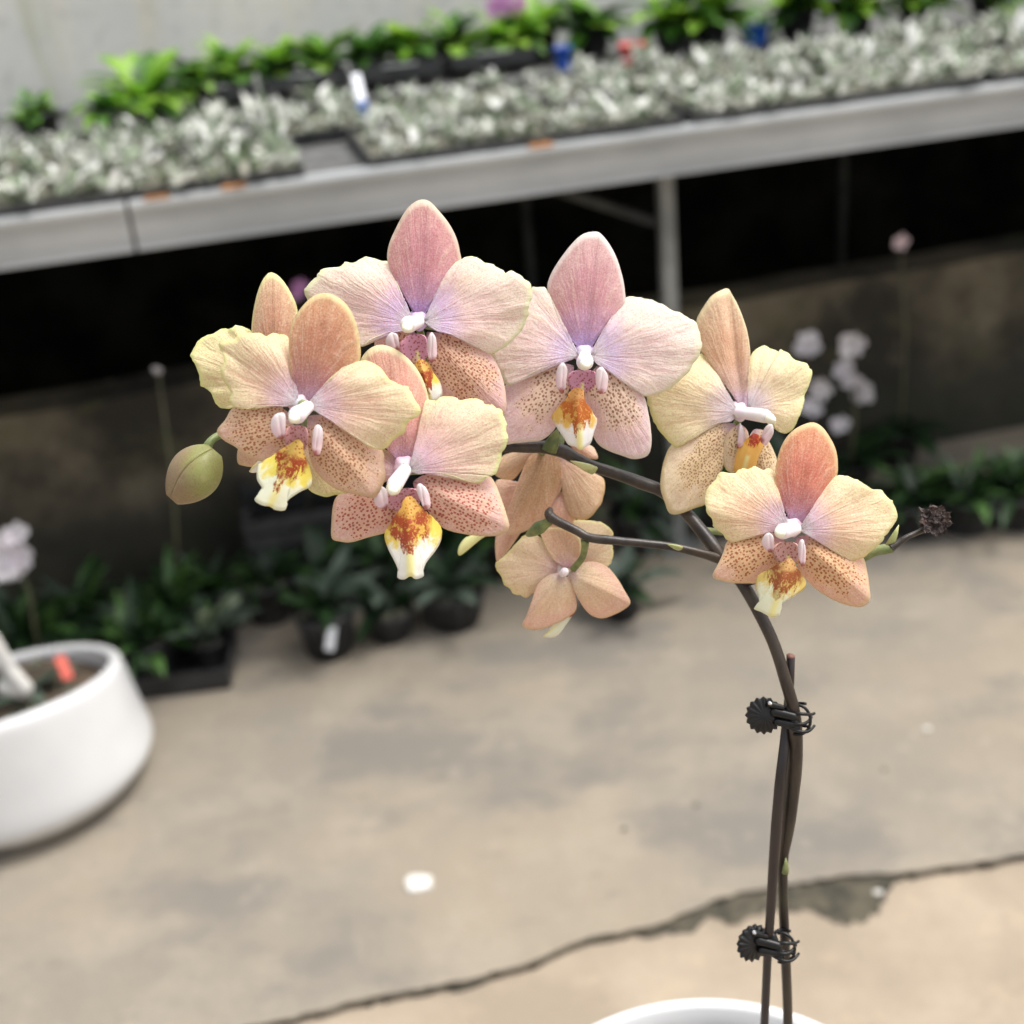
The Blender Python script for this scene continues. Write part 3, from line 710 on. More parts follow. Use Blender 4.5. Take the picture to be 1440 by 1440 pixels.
def lobe_mat():
    mt, n = new_mat('stained_lip_lobe'); b = NB(n); v = b.obj(); U, V, pv = b.uv('polar'); D, Wd, dv_ = b.uv('dist')
    c = b.mix(b.step(b.math('ADD', D, b.math('MULTIPLY', b.noise(v, 600), .3)), .22, .42, 1, 0), b.mix(b.step(D, .3, .95), (.80, .62, .64), (.86, .80, .80)), (.42, .14, .12))
    b.surf(c, .55, trans=.35, spec=.25); return mt
M['lobe'] = lobe_mat()
def stemmat():
    mt, n = new_mat('orchid_stem'); b = NB(n); v = b.obj()
    c = b.mix(b.step(b.noise(b.scl(v, (1, 1, .25)), 160, 4, .6), .35, .65), (.014, .009, .007), (.042, .029, .019))
    c = b.mix(b.step(b.noise(v, 30, 2), .5, .7, 0, .5), c, (.045, .048, .022))
    c = b.mix(b.step(b.noise(v, 1400, 2), .6, .75, 0, .3), c, (.09, .07, .05))
    b.surf(c, .42, b.bump(b.noise(b.scl(v, (1, 1, .15)), 600, 3), .3, .0005), spec=.5); return mt
M['stem'] = stemmat()
M['stake'] = simple('dark_stick', (.010, .006, .007), (.030, .020, .019), 120, .42, .2, .0004, stretch=(1, 1, .1))
M['cut'] = simple('cut_end', (.16, .06, .045), (.24, .11, .08), 500, .7)
M['pedicel'] = simple('green_pedicel', (.12, .17, .05), (.26, .29, .12), 150, .5, trans=.1)
M['bract'] = simple('green_bract', (.07, .10, .03), (.20, .23, .07), 220, .5)
M['bractpale'] = simple('pale_bract', (.32, .36, .14), (.55, .52, .25), 220, .5)
def budmat():
    mt, n = new_mat('flower_bud'); b = NB(n); v = b.obj(); g_ = b.node('ShaderNodeTexCoord').outputs['Generated']
    x = b.node('ShaderNodeSeparateXYZ'); n.links.new(g_, x.inputs[0])
    c = b.mix(b.step(b.math('ADD', x.outputs[0], b.math('MULTIPLY', b.noise(v, 140), .5)), .55, 1.0), (.24, .17, .09), (.25, .26, .08))
    c = b.mix(b.step(b.noise(v, 2000, 2), .45, .7, 0, .45), c, (.17, .09, .06))
    c = b.mix(b.step(b.noise(v, 300, 3), .5, .8, 0, .4), c, (.40, .36, .18))
    b.surf(c, .45, b.bump(b.noise(v, 700), .15, .0004), trans=.05, spec=.4); return mt
M['bud'] = budmat()
M['dried'] = simple('dried_bud', (.010, .006, .006), (.075, .048, .040), 330, .75, .8, .001)
M['clip'] = simple('black_clip_plastic', (.003, .003, .0035), (.011, .010, .010), 200, .36, .15, .0004, spec=.35)
M['screw'] = simple('steel_pin', (.6, .6, .6), (.75, .75, .75), 50, .2, metal=1.0)

# ------------------------------------------------------------------ petals grown from measured outlines
def petal(name, parent, base, L, tip, Rr, d, zf, mat, kind='petal', gx=0.0, gy=0.0, cup=.003, curl=.002, ridge=.0, ruf=.0, wav=0.0, thick=.0005, seed=0, origin=None, lift=.0, per=4, rings=16, label=None):
    """base, side L, tip, side R in measured picture points; d distance; gives a curved blade"""
    rn = random.Random(seed)
    pts = [zf(*base)] + [zf(*p) for p in L] + [zf(*tip)] + [zf(*p) for p in Rr][::-1] + [zf(*base)] if False else None
    b0 = Vector(zf(*base)); Lp = [zf(*p) for p in L]; Tp = zf(*tip); Rp = [zf(*p) for p in Rr]
    chain = [tuple(b0)] + Lp + [Tp] + Rp[::-1] + [tuple(b0)]
    # Rr is always listed from base to tip or tip to base: make it run tip -> base
    if (Vector(Rp[0]) - Vector(Tp)).length < (Vector(Rp[-1]) - Vector(Tp)).length:
        chain = [tuple(b0)] + Lp + [Tp] + Rp + [tuple(b0)]
    if (Vector(Lp[-1]) - Vector(Tp)).length > (Vector(Lp[0]) - Vector(Tp)).length:
        Lp = Lp[::-1]; chain = [tuple(b0)] + Lp + chain[1 + len(Lp):]
    cr = crom(chain, per)[1:-1]; it = len(L) * per + per - 1
    it = min(range(len(cr)), key=lambda i: (Vector(cr[i]) - Vector(Tp)).length)
    ax = Vector(Tp) - b0; Lg = ax.length; ax.normalize(); pr = Vector((-ax.y, ax.x))
    hw = max(1.0, max(abs((Vector(c) - b0).dot(pr)) for c in cr))
    sc = d / FPX; K = len(cr); ph = rn.uniform(0, 6); ph2 = rn.uniform(0, 6)
    verts = []; polar = []; dist = []; flat = []
    org = origin
    def place(p, V, U):
        q = Vector(p) - b0; dn = q.dot(ax) / Lg; w = q.dot(pr) / hw; dnn = max(0., q.length / Lg)
        h = lift * min(1, dnn * 2)                       # towards camera, metres
        h += cup * (math.sin(math.pi * min(1, max(0, dn)) * .9) * .6) - cup * 1.5 * w * w * min(1, dnn * 2.2)
        h -= curl * dnn * dnn
        h += ridge * math.exp(-(w / .16) ** 2) * min(1, dnn * 3) * (1 - .4 * dnn)
        h += ruf * .6 * V ** 4 * math.sin(U * 24 + ph + 2 * math.sin(U * 11 + ph2)) * min(1, dnn * 1.5)
        h += wav * math.sin(w * 5 + ph) * math.sin(dn * 4 + ph2) * min(1, dnn * 2)
        h += .00035 * noise.noise(Vector((p[0] * .05, p[1] * .05, seed)))
        dd = d + gx * q.x * sc + gy * q.y * sc - h
        return at(p[0], p[1], dd) - org, (dnn, w)
    for j in range(rings + 1):
        V = (j / rings)
        for i, c in enumerate(cr):
            U = .5 * i / it if i <= it else .5 + .5 * (i - it) / (K - 1 - it)
            if ruf: 
                k2 = 1 + (.003 * math.sin(U * 70 + ph) + .022 * noise.noise(Vector((U * 34, seed, 0))) + .010 * noise.noise(Vector((U * 90, seed, 0)))) * V ** 6 * (1 if .1 < U < .9 else .2)
            else: k2 = 1
            p = b0 + (Vector(c) - b0) * max(V, .012) * k2
            co, ds = place(p, V, U); verts.append(co); polar.append((U, V)); dist.append(ds); flat.append(((p - b0).dot(ax) * sc * 100, (p - b0).dot(pr) * sc * 100 + seed))
    fs = []
    for j in range(rings):
        for i in range(K - 1): a = j * K + i; fs.append((a, a + K, a + K + 1, a + 1))
    me = bpy.data.meshes.new(name); me.from_pydata(verts, [], fs); me.materials.append(mat)
    u1 = me.uv_layers.new(name='polar'); u2 = me.uv_layers.new(name='dist'); u3 = me.uv_layers.new(name='flat')
    for lp in me.loops: u1.data[lp.index].uv = polar[lp.vertex_index]; u2.data[lp.index].uv = dist[lp.vertex_index]; u3.data[lp.index].uv = flat[lp.vertex_index]
    for p in me.polygons: p.use_smooth = True
    o = bpy.data.objects.new(name, me); COL.objects.link(o); o.parent = parent
    sm = o.modifiers.new('thickness', 'SOLIDIFY'); sm.thickness = thick; sm.offset = 0
    if label: o['label'] = label
    return o

WHT = (.86, .80, .88)
# core, inner, mid, outer, rim for petals ; for dorsal sepal ; for lateral sepals
PAL = {
 'A': dict(p=(WHT, (.72, .48, .58), (.76, .50, .34), (.76, .65, .36), (.84, .80, .42)), s=((.72, .48, .64), (.60, .30, .34), (.64, .33, .21), (.74, .46, .27), (.84, .70, .40)), l=((.74, .50, .50), (.66, .36, .30), (.66, .36, .25), (.72, .46, .32), (.78, .60, .40))),
 'B': dict(p=(WHT, (.70, .50, .80), (.80, .56, .52), (.82, .70, .56), (.84, .84, .58)), s=((.62, .42, .82), (.66, .40, .58), (.74, .38, .42), (.78, .46, .44), (.84, .72, .58)), l=((.74, .42, .50), (.76, .38, .38), (.76, .44, .40), (.80, .48, .46), (.84, .62, .52))),
 'C': dict(p=(WHT, (.80, .52, .66), (.80, .52, .44), (.80, .68, .42), (.84, .86, .46)), s=((.72, .46, .66), (.76, .44, .46), (.76, .40, .33), (.78, .48, .36), (.86, .78, .50)), l=((.74, .44, .46), (.74, .40, .36), (.72, .36, .33), (.74, .46, .38), (.80, .62, .42))),
 'D': dict(p=(WHT, (.74, .58, .86), (.82, .62, .60), (.82, .70, .60), (.86, .82, .62)), s=((.64, .48, .86), (.66, .42, .62), (.74, .42, .46), (.80, .56, .54), (.88, .80, .74)), l=((.82, .58, .66), (.80, .50, .46), (.78, .50, .46), (.78, .56, .58), (.86, .76, .68))),
 'E': dict(p=(WHT, (.82, .68, .72), (.84, .68, .42), (.84, .75, .40), (.86, .84, .45)), s=((.80, .62, .78), (.80, .58, .50), (.80, .54, .36), (.80, .62, .42), (.86, .76, .50)), l=((.80, .60, .64), (.78, .54, .40), (.78, .58, .38), (.82, .68, .42), (.86, .74, .46))),
 'F': dict(p=(WHT, (.78, .54, .68), (.82, .54, .34), (.84, .70, .38), (.86, .80, .46)), s=((.70, .46, .70), (.66, .32, .36), (.74, .29, .20), (.80, .44, .25), (.86, .66, .38)), l=((.74, .42, .48), (.76, .40, .28), (.78, .42, .28), (.78, .45, .30), (.84, .64, .42))),
 'G': dict(p=(WHT, (.76, .52, .40), (.76, .60, .34), (.80, .74, .36), (.84, .84, .42)), s=((.72, .46, .40), (.68, .38, .26), (.68, .40, .26), (.74, .54, .34), (.84, .80, .44)), l=((.72, .46, .40), (.70, .40, .26), (.72, .44, .30), (.76, .50, .34), (.84, .66, .44))),
 'H': dict(p=((.80, .60, .54), (.78, .50, .34), (.74, .50, .30), (.78, .54, .32), (.82, .62, .36)), s=((.76, .52, .36), (.72, .50, .30), (.68, .46, .27), (.80, .55, .38), (.86, .66, .48)), l=((.80, .52, .42), (.80, .48, .38), (.78, .46, .32), (.80, .52, .36), (.84, .64, .42))),
 'I': dict(p=((.82, .60, .60), (.80, .56, .44), (.82, .60, .38), (.82, .66, .38), (.84, .76, .40)), s=((.80, .50, .52), (.80, .56, .48), (.80, .56, .38), (.80, .58, .38), (.84, .70, .42)), l=((.86, .70, .66), (.78, .60, .36), (.78, .52, .30), (.78, .46, .32), (.84, .62, .42))),
}
def mats(k, spots=.6, dots=760, sc=(.20, .035, .015), ground=None):
    P = PAL[k]
    return dict(p=petal_mat('petal_' + k, *P['p'], edge0=.35), s=petal_mat('dorsal_' + k, *P['s'], edge0=.58, rimw=.88, vein=.35, ex=1.0), l=petal_mat('lateral_' + k, *P['l'], edge0=.6, spots=spots, dots=dots, spot_c=sc, ground=ground, vein=.3, ex=.66))
orchid = empty('moth_orchid', at(1090, 1590, .515))
OR = orchid.location.copy()
def throat(c_in, c_out):
    mt, n = new_mat('flower_throat'); b = NB(n); U, V, pv = b.uv('UVMap'); b.surf(b.mix(b.step(V, .35, 1.0), c_in, c_out), .5, trans=.15, spec=.3); return mt
def flower(key, junction, d, label, colm=None, capm=None):
    """the flower's own mesh is its column; petals, sepals and lip are its sub-parts"""
    zf, X, Y = junction; px, py = zf(X, Y); org = at(px, py, d)
    q = MB(); (x0, y0, e0, r0), (x1, y1, e1, r1) = colm; r0 *= .85; r1 *= .85
    a = at(*zf(x0, y0), d - e0) - org; c = at(*zf(x1, y1), d - e1) - org; k = d / FPX
    q.blob(a, c, r0 * k * .8, r1 * k, 18)
    if capm:
        (x2, y2, e2, r2) = capm; r2 *= .85; c2 = at(*zf(x2, y2), d - e2) - org; q.blob(c2 - (c2 - c) * .1, c2 + (c2 - c) * .25, r2 * k * 1.1, r2 * k * .75, 14, mi=1)
    n_ = 40; vs = []; fs = []
    for j in range(7):
        for i in range(n_):
            th = 2 * math.pi * i / n_; rr = j / 6 * (15 + 1.2 * math.sin(5 * th + .6)); vs.append(at(px + rr * math.cos(th), py + rr * math.sin(th), d + .0009 + .0014 * (j / 6) ** 2) - org)
    for j in range(6):
        for i in range(n_): fs.append((j * n_ + i, j * n_ + (i + 1) % n_, (j + 1) * n_ + (i + 1) % n_, (j + 1) * n_ + i))
    base_n = len(q.v); q.add(vs, fs, 3)
    # pedicel stub at the back, hidden behind the blades
    bk = at(px + 4, py + 6, d + .012) - org; q.tube([a * .5, bk, bk + Vector((.004, .008, -.004))], [1.6 * .001, 1.4 * .001, 1.2 * .001], 8, mi=2)
    o = q.build('flower', [M['column'], M['cap'], M['pedicel'], throat((.84, .78, .86), tuple(x ** 1.1 for x in PAL[key]['p'][1]))], orchid)
    ul = o.data.uv_layers.new(name='UVMap')
    for lp in o.data.loops:
        w_ = lp.vertex_index - base_n
        if 0 <= w_ < 7 * n_: ul.data[lp.index].uv = (0, (w_ // n_) / 6); o.location = org - OR; o['label'] = label
    return o, org

def side_lobe(fo, org, zf, pts_base, pts_L, tip, pts_R, d, seed): 
    cx = sum(p[0] for p in pts_L + pts_R + [tip, pts_base]) / (len(pts_L) + len(pts_R) + 2)
    sh = lambda p: (cx + (p[0] - cx) * .82, p[1])
    return petal('lip_side_lobe', fo, sh(pts_base), [sh(p) for p in pts_L], sh(tip), [sh(p) for p in pts_R], d + .002, zf, M['lobe'], cup=.0009, thick=.0004, seed=seed, origin=org, curl=-.0006, ridge=-.0005, rings=8)

# ---- flower A (front, far left)
d = .388; mA = mats('A', .95, 800, (.36, .10, .04)); fo, og = flower('A', (z1, 720, 740), d, 'tan and yellow flower with heavily spotted lower sepals, front left of the spray', ((765, 765, .003, 13), (712, 806, .010, 14.5)), (695, 822, .0125, 9))
petal('dorsal_sepal', fo, (740, 750), [(690, 640), (674, 520), (674, 420), (692, 330), (735, 262), (790, 207)], (850, 187), [(912, 205), (970, 258), (1010, 340), (1027, 430), (1030, 520), (990, 590), (900, 670), (800, 735)], d + .0025, z1, mA['s'], cup=.0035, curl=.001, ridge=-.0006, seed=1, origin=og, gy=.1)
petal('petal', fo, (722, 745), [(695, 670), (678, 580), (668, 490), (664, 410), (620, 400), (580, 392), (555, 410), (520, 390), (470, 395), (420, 395), (390, 425)], (328, 438), [(320, 470), (342, 505), (325, 580), (348, 640), (375, 690), (372, 742), (400, 765), (470, 775), (540, 762), (600, 760), (660, 762)], d + .0015, z1, mA['p'], cup=.002, curl=.003, ruf=.0011, wav=.0010, seed=2, origin=og, gx=.05)
petal('petal', fo, (760, 755), [(820, 690), (880, 620), (950, 560), (1030, 533), (1080, 538), (1130, 565), (1165, 610), (1210, 640), (1240, 660), (1275, 665), (1305, 725)], (1340, 780), [(1315, 815), (1275, 840), (1255, 890), (1200, 930), (1150, 980), (1090, 968), (1030, 930), (950, 870), (850, 810)], d + .0012, z1, mA['p'], cup=.003, curl=.002, ruf=.0011, wav=.001, seed=3, origin=og, gx=-.05)
petal('lateral_sepal', fo, (680, 815), [(640, 770), (590, 763), (500, 763), (395, 766), (350, 830)], (308, 885), [(340, 930), (400, 965), (460, 1010), (540, 1040), (600, 1042), (660, 1015), (700, 930)], d + .003, z1, mA['l'], cup=.002, curl=.003, seed=4, origin=og)
petal('lateral_sepal', fo, (770, 815), [(850, 808), (950, 870), (1050, 950), (1140, 985), (1150, 1060), (1155, 1130)], (1108, 1218), [(1050, 1212), (960, 1195), (900, 1172), (830, 1115), (785, 1040), (765, 920)], d + .003, z1, mA['l'], cup=.004, curl=.003, ridge=.0005, seed=5, origin=og)
lipA = lip_mat('lip_A', white=(.86, .86, .66), yel=(.80, .66, .12), a=.60, orange=.30, seed=1)
petal('lip', fo, (715, 930), [(690, 960), (665, 1000), (640, 1025), (560, 1045), (520, 1060), (513, 1130), (540, 1185), (500, 1232), (535, 1262)], (575, 1268), [(600, 1284), (650, 1285), (660, 1240), (720, 1195), (775, 1165), (782, 1110), (760, 1050), (745, 990), (740, 950)], d - .003, z1, lipA, cup=.003, curl=-.001, ridge=.0012, seed=6, origin=og, thick=.0008)
petal('lip_callus', fo, (700, 860), [(665, 870), (650, 910), (660, 970), (680, 1000)], (705, 1010), [(740, 990), (762, 950), (765, 900), (750, 865)], d - .001, z1, lip_mat('callus_A', yel=(0.83, 0.57, 0.48), orange=1.3, a=1.5), cup=-.002, seed=7, origin=og, rings=8)
side_lobe(fo, og, z1, (640, 930), [(590, 905), (570, 860), (585, 815)], (615, 795), [(655, 800), (660, 850), (655, 900)], d - .006, 8)
side_lobe(fo, og, z1, (800, 1010), [(785, 960), (790, 890), (805, 860)], (825, 855), [(845, 880), (845, 940), (830, 1000)], d - .006, 9)

# ---- flower G (behind A)
d = .408; mG = mats('G', .3); fo, og = flower('G', (z1, 600, 640), d, 'yellowish flower mostly hidden behind the front left one', ((600, 640, .002, 10), (590, 660, .004, 10)))
petal('dorsal_sepal', fo, (590, 640), [(520, 520), (486, 400), (490, 300), (510, 200), (538, 125)], (572, 86), [(610, 96), (650, 140), (690, 210), (711, 275), (714, 400), (650, 540)], d, z1, mG['s'], cup=.004, ridge=-.0006, seed=11, origin=og)
petal('petal', fo, (590, 650), [(550, 480), (485, 385), (440, 362), (400, 355), (370, 368), (330, 370), (290, 395), (240, 410), (205, 440)], (176, 495), [(185, 530), (215, 590), (225, 650), (250, 670), (280, 700), (310, 755), (350, 773), (395, 760), (480, 720)], d - .001, z1, mG['p'], cup=.002, curl=.004, ruf=.0016, wav=.001, seed=12, origin=og)
petal('lateral_sepal', fo, (600, 800), [(500, 880), (440, 930), (413, 985)], (412, 1045), [(440, 1060), (490, 1065), (530, 1045), (580, 990), (620, 900)], d + .002, z1, mG['l'], cup=.003, seed=13, origin=og)
petal('lateral_sepal', fo, (700, 880), [(740, 1000), (760, 1100), (772, 1180)], (850, 1218), [(900, 1210), (960, 1200), (930, 1120), (860, 1000), (780, 900)], d, z1, mG['p'], cup=.003, seed=14, origin=og)
petal('lip', fo, (560, 1000), [(520, 1040), (490, 1070)], (470, 1088), [(490, 1096), (525, 1085), (560, 1060)], d, z1, lip_mat('lip_G', a=.2, orange=.1), cup=.001, seed=15, origin=og, rings=8)

# ---- flower B (top)
d = .414; mB = mats('B', .75, 740, (.34, .09, .04), (.84, .56, .30)); fo, og = flower('B', (z2, 715, 805), d, 'pink and cream flower at the top of the spray', ((715, 815, .003, 12), (655, 832, .011, 14)), (643, 852, .0145, 8.5))
petal('dorsal_sepal', fo, (712, 800), [(650, 700), (600, 600), (548, 510), (529, 430), (545, 340), (590, 240), (640, 152), (688, 106)], (735, 88), [(782, 101), (830, 150), (890, 226), (935, 310), (958, 400), (962, 470), (890, 560), (830, 650), (765, 750)], d + .0025, z2, mB['s'], cup=.0035, curl=.0, ridge=-.0006, seed=21, origin=og, gy=.08)
petal('petal', fo, (745, 815), [(790, 740), (830, 640), (870, 540), (885, 488), (965, 448), (1000, 430), (1060, 435), (1110, 465), (1160, 478), (1215, 512), (1240, 535), (1268, 512), (1330, 550), (1378, 590)], (1393, 665), [(1372, 710), (1368, 765), (1345, 830), (1290, 912), (1220, 972), (1150, 1006), (1090, 980), (1000, 930), (920, 895), (820, 870)], d + .001, z2, mB['p'], cup=.002, curl=.002, ruf=.0010, wav=.0012, seed=22, origin=og, gx=-.04)
petal('petal', fo, (690, 830), [(655, 770), (620, 690), (585, 590), (560, 520), (530, 458), (490, 455), (430, 435), (380, 433), (330, 465), (280, 466), (240, 490), (180, 491), (125, 522), (95, 555), (55, 600)], (37, 645), [(55, 690), (120, 790), (250, 890), (362, 962), (410, 930), (470, 900), (540, 880), (620, 872)], d + .001, z2, mB['p'], cup=.002, curl=.002, ruf=.0010, wav=.001, seed=23, origin=og, gx=.04)
petal('lateral_sepal', fo, (690, 880), [(600, 868), (500, 900), (455, 935), (470, 1010), (520, 1110)], (580, 1200), [(640, 1190), (700, 1100), (730, 980)], d + .003, z2, mB['l'], cup=.003, seed=24, origin=og)
petal('lateral_sepal', fo, (765, 880), [(830, 885), (920, 893), (1000, 928), (1090, 985), (1142, 1010), (1185, 1080), (1215, 1160), (1232, 1250)], (1232, 1345), [(1180, 1395), (1050, 1405), (900, 1350), (820, 1275), (790, 1150), (765, 1000)], d + .003, z2, mB['l'], cup=.004, curl=.002, ridge=.0006, seed=25, origin=og)
lipB = lip_mat('lip_B', a=.66, orange=.34, seed=5)
petal('lip', fo, (720, 1040), [(690, 1080), (700, 1120), (735, 1170), (740, 1240)], (790, 1300), [(850, 1260), (840, 1180), (800, 1120), (770, 1060)], d - .003, z2, lipB, cup=.003, ridge=.001, seed=26, origin=og, rings=10)
petal('lip_callus', fo, (690, 890), [(640, 905), (605, 950), (610, 1010), (660, 1050)], (720, 1070), [(760, 1030), (765, 960), (750, 900)], d, z2, lip_mat('callus_B', yel=(0.85, 0.53, 0.59), orange=1.3, a=1.5), cup=-.002, seed=27, origin=og, rings=8)
side_lobe(fo, og, z2, (590, 985), [(530, 965), (508, 940), (525, 895)], (555, 878), [(590, 890), (602, 920), (605, 960)], d - .006, 28)
side_lobe(fo, og, z2, (790, 1060), [(765, 1010), (760, 940), (775, 895)], (795, 878), [(818, 910), (826, 960), (825, 1020)], d - .006, 29)

# ---- flower C (lower centre)
d = .398; mC = mats('C', 1.0, 700, (.42, .06, .04), (.82, .55, .36)); fo, og = flower('C', (z3, 545, 745), d, 'peach and lime edged flower with red spotted sepals and a large flared lip', ((545, 770, .003, 14), (490, 850, .010, 13.5)), (478, 880, .0125, 11))
petal('dorsal_sepal', fo, (545, 745), [(440, 640), (350, 480), (282, 300), (275, 170), (292, 100), (340, 45)], (400, 22), [(470, 38), (545, 85), (610, 155), (655, 235), (682, 320), (690, 420), (640, 560), (590, 690)], d + .0035, z3, mC['s'], cup=.004, ridge=-.0006, seed=31, origin=og)
petal('petal', fo, (572, 765), [(600, 660), (630, 540), (655, 440), (672, 355), (735, 352), (770, 332), (850, 340), (885, 352), (920, 345), (990, 350), (1025, 375), (1060, 378), (1090, 398), (1130, 425), (1150, 480), (1148, 520)], (1163, 565), [(1150, 620), (1125, 670), (1110, 740), (1080, 795), (1045, 800), (990, 842), (950, 838), (900, 820), (800, 790), (700, 785), (630, 790)], d + .001, z3, mC['p'], cup=.003, curl=.002, ruf=.0010, wav=.001, seed=32, origin=og, gx=-.03)
petal('petal', fo, (530, 775), [(480, 680), (415, 640), (330, 600), (250, 640)], (200, 720), [(230, 800), (330, 860), (420, 840), (500, 800)], d + .0045, z3, mC['p'], cup=.002, seed=33, origin=og)
petal('lateral_sepal', fo, (500, 900), [(430, 880), (330, 885), (215, 905), (150, 920), (122, 980), (113, 1080)], (114, 1170), [(160, 1190), (230, 1194), (330, 1165), (440, 1135), (530, 1085), (555, 980)], d + .003, z3, mC['l'], cup=.003, curl=.002, seed=34, origin=og)
petal('lateral_sepal', fo, (600, 840), [(650, 800), (740, 785), (830, 790), (920, 810), (1000, 838), (1045, 805), (1080, 840), (1110, 910), (1142, 1000), (1162, 1070)], (1168, 1105), [(1150, 1135), (1100, 1156), (1010, 1158), (900, 1145), (800, 1120), (740, 1080), (680, 1000), (620, 910)], d + .0025, z3, mC['l'], cup=.004, curl=.002, ridge=.0006, seed=35, origin=og)
lipC = lip_mat('lip_C', a=.60, orange=.30, seed=9, redc=(.42, .07, .02))
petal('lip', fo, (572, 925), [(538, 950), (530, 1010), (520, 1050), (470, 1090), (436, 1130), (434, 1180), (455, 1240), (495, 1320), (512, 1370), (508, 1405), (540, 1418)], (582, 1398), [(612, 1416), (655, 1398), (655, 1370), (670, 1320), (730, 1240), (758, 1180), (760, 1115), (720, 1060), (660, 1020), (625, 985), (612, 945)], d - .003, z3, lipC, cup=.004, curl=-.001, ridge=.0014, seed=36, origin=og, thick=.0008)
petal('lip_callus', fo, (540, 880), [(470, 900), (440, 940), (450, 990), (500, 1010)], (560, 1010), [(620, 990), (640, 930), (610, 880)], d, z3, lip_mat('callus_C', yel=(0.83, 0.55, 0.53), orange=1.3, a=1.5), cup=-.002, seed=37, origin=og, rings=8)
side_lobe(fo, og, z3, (440, 1000), [(380, 985), (356, 950), (365, 890)], (400, 862), [(440, 880), (452, 920), (455, 970)], d - .006, 38)
side_lobe(fo, og, z3, (670, 1005), [(640, 950), (612, 890), (615, 855)], (640, 848), [(680, 880), (702, 930), (705, 985)], d - .006, 39)

# ---- flower D (centre right)
d = .430; mD = mats('D', .45, 660, (.28, .10, .05), (.82, .66, .44)); fo, og = flower('D', (z4, 570, 785), d, 'pale lilac pink flower right of the top one, with a white tipped lip', ((570, 800, .003, 12), (570, 836, .010, 14)), (572, 852, .0135, 8.5))
petal('dorsal_sepal', fo, (565, 780), [(500, 720), (450, 620), (390, 505), (361, 420), (380, 345), (430, 260), (500, 170), (560, 118)], (625, 104), [(662, 118), (710, 180), (750, 260), (780, 360), (793, 440), (790, 500), (720, 590), (640, 700), (600, 765)], d + .0025, z4, mD['s'], cup=.0035, ridge=-.0006, seed=41, origin=og, gy=.08)
petal('petal', fo, (600, 800), [(650, 700), (715, 590), (770, 510), (800, 476), (850, 470), (920, 485), (960, 495), (1000, 512), (1060, 545), (1130, 575), (1190, 615), (1215, 680)], (1226, 750), [(1200, 820), (1150, 890), (1080, 960), (1000, 1010), (920, 1030), (880, 1010), (800, 960), (700, 885), (640, 850)], d + .001, z4, mD['p'], cup=.003, curl=.002, ruf=.0006, wav=.001, seed=42, origin=og)
petal('petal', fo, (535, 800), [(490, 720), (430, 610), (385, 500), (350, 425), (310, 416), (270, 422), (200, 450), (100, 550), (50, 680)], (38, 790), [(90, 900), (130, 965), (180, 950), (260, 900), (350, 860), (440, 845)], d + .001, z4, mD['p'], cup=.002, curl=.002, ruf=.0006, seed=43, origin=og)
petal('lateral_sepal', fo, (505, 860), [(430, 843), (350, 858), (260, 898), (180, 948), (122, 972), (110, 1050), (108, 1150)], (112, 1290), [(180, 1292), (260, 1284), (330, 1272), (400, 1210), (440, 1100), (490, 960)], d + .003, z4, mD['l'], cup=.003, curl=.002, seed=44, origin=og)
petal('lateral_sepal', fo, (640, 860), [(700, 883), (760, 928), (830, 978), (900, 1030), (925, 1120), (940, 1220), (943, 1300)], (922, 1362), [(850, 1382), (780, 1362), (700, 1332), (640, 1290), (600, 1200), (570, 1060), (585, 940)], d + .003, z4, mD['l'], cup=.003, curl=.002, seed=45, origin=og)
lipD = lip_mat('lip_D', white=(.88, .86, .84), yel=(.78, .50, .12), redc=(.55, .14, .02), a=.62, orange=.26, seed=13)
petal('lip', fo, (520, 985), [(480, 1010), (470, 1050), (440, 1095), (400, 1120), (388, 1155), (420, 1210), (455, 1260), (480, 1300), (520, 1310)], (545, 1330), [(575, 1310), (600, 1290), (615, 1240), (635, 1160), (600, 1120), (575, 1080), (565, 1030), (560, 995)], d - .003, z4, lipD, cup=.003, ridge=.0013, seed=46, origin=og, thick=.0008)
petal('lip_callus', fo, (560, 885), [(500, 890), (475, 930), (490, 990), (520, 1010)], (555, 1010), [(610, 985), (635, 930), (620, 890)], d, z4, lip_mat('callus_D', yel=(0.85, 0.55, 0.62), orange=1.3, a=1.5), cup=-.002, seed=47, origin=og, rings=8)
side_lobe(fo, og, z4, (440, 1015), [(405, 970), (402, 910), (420, 860)], (450, 838), [(475, 875), (470, 930), (465, 980)], d - .006, 48)
side_lobe(fo, og, z4, (650, 1015), [(625, 950), (628, 890), (650, 866)], (675, 870), [(703, 910), (705, 960), (690, 1000)], d - .006, 49)

# ---- flower E (upper right, turned to the right)
d = .440; mE = mats('E', .6, 900, (.30, .11, .05), (.84, .68, .36)); fo, og = flower('E', (z5, 560, 790), d, 'creamy yellow flower turned to the right at the upper right', ((560, 800, .002, 12), (700, 820, .009, 11.5)), (736, 838, .0115, 8))
petal('dorsal_sepal', fo, (575, 780), [(520, 690), (460, 590), (400, 510), (345, 460), (322, 360), (320, 280), (360, 205), (410, 140)], (487, 103), [(520, 140), (560, 220), (598, 330), (616, 430), (618, 500), (604, 600), (602, 700), (600, 770)], d + .002, z5, mE['s'], cup=.003, ridge=-.0016, seed=51, origin=og)
petal('petal', fo, (555, 800), [(500, 715), (440, 605), (390, 510), (345, 470), (200, 560), (90, 640)], (38, 712), [(55, 790), (90, 870), (150, 950), (210, 997), (260, 950), (340, 900), (440, 862), (515, 850)], d + .001, z5, mE['p'], cup=.003, curl=.002, ruf=.0005, wav=.0012, seed=52, origin=og)
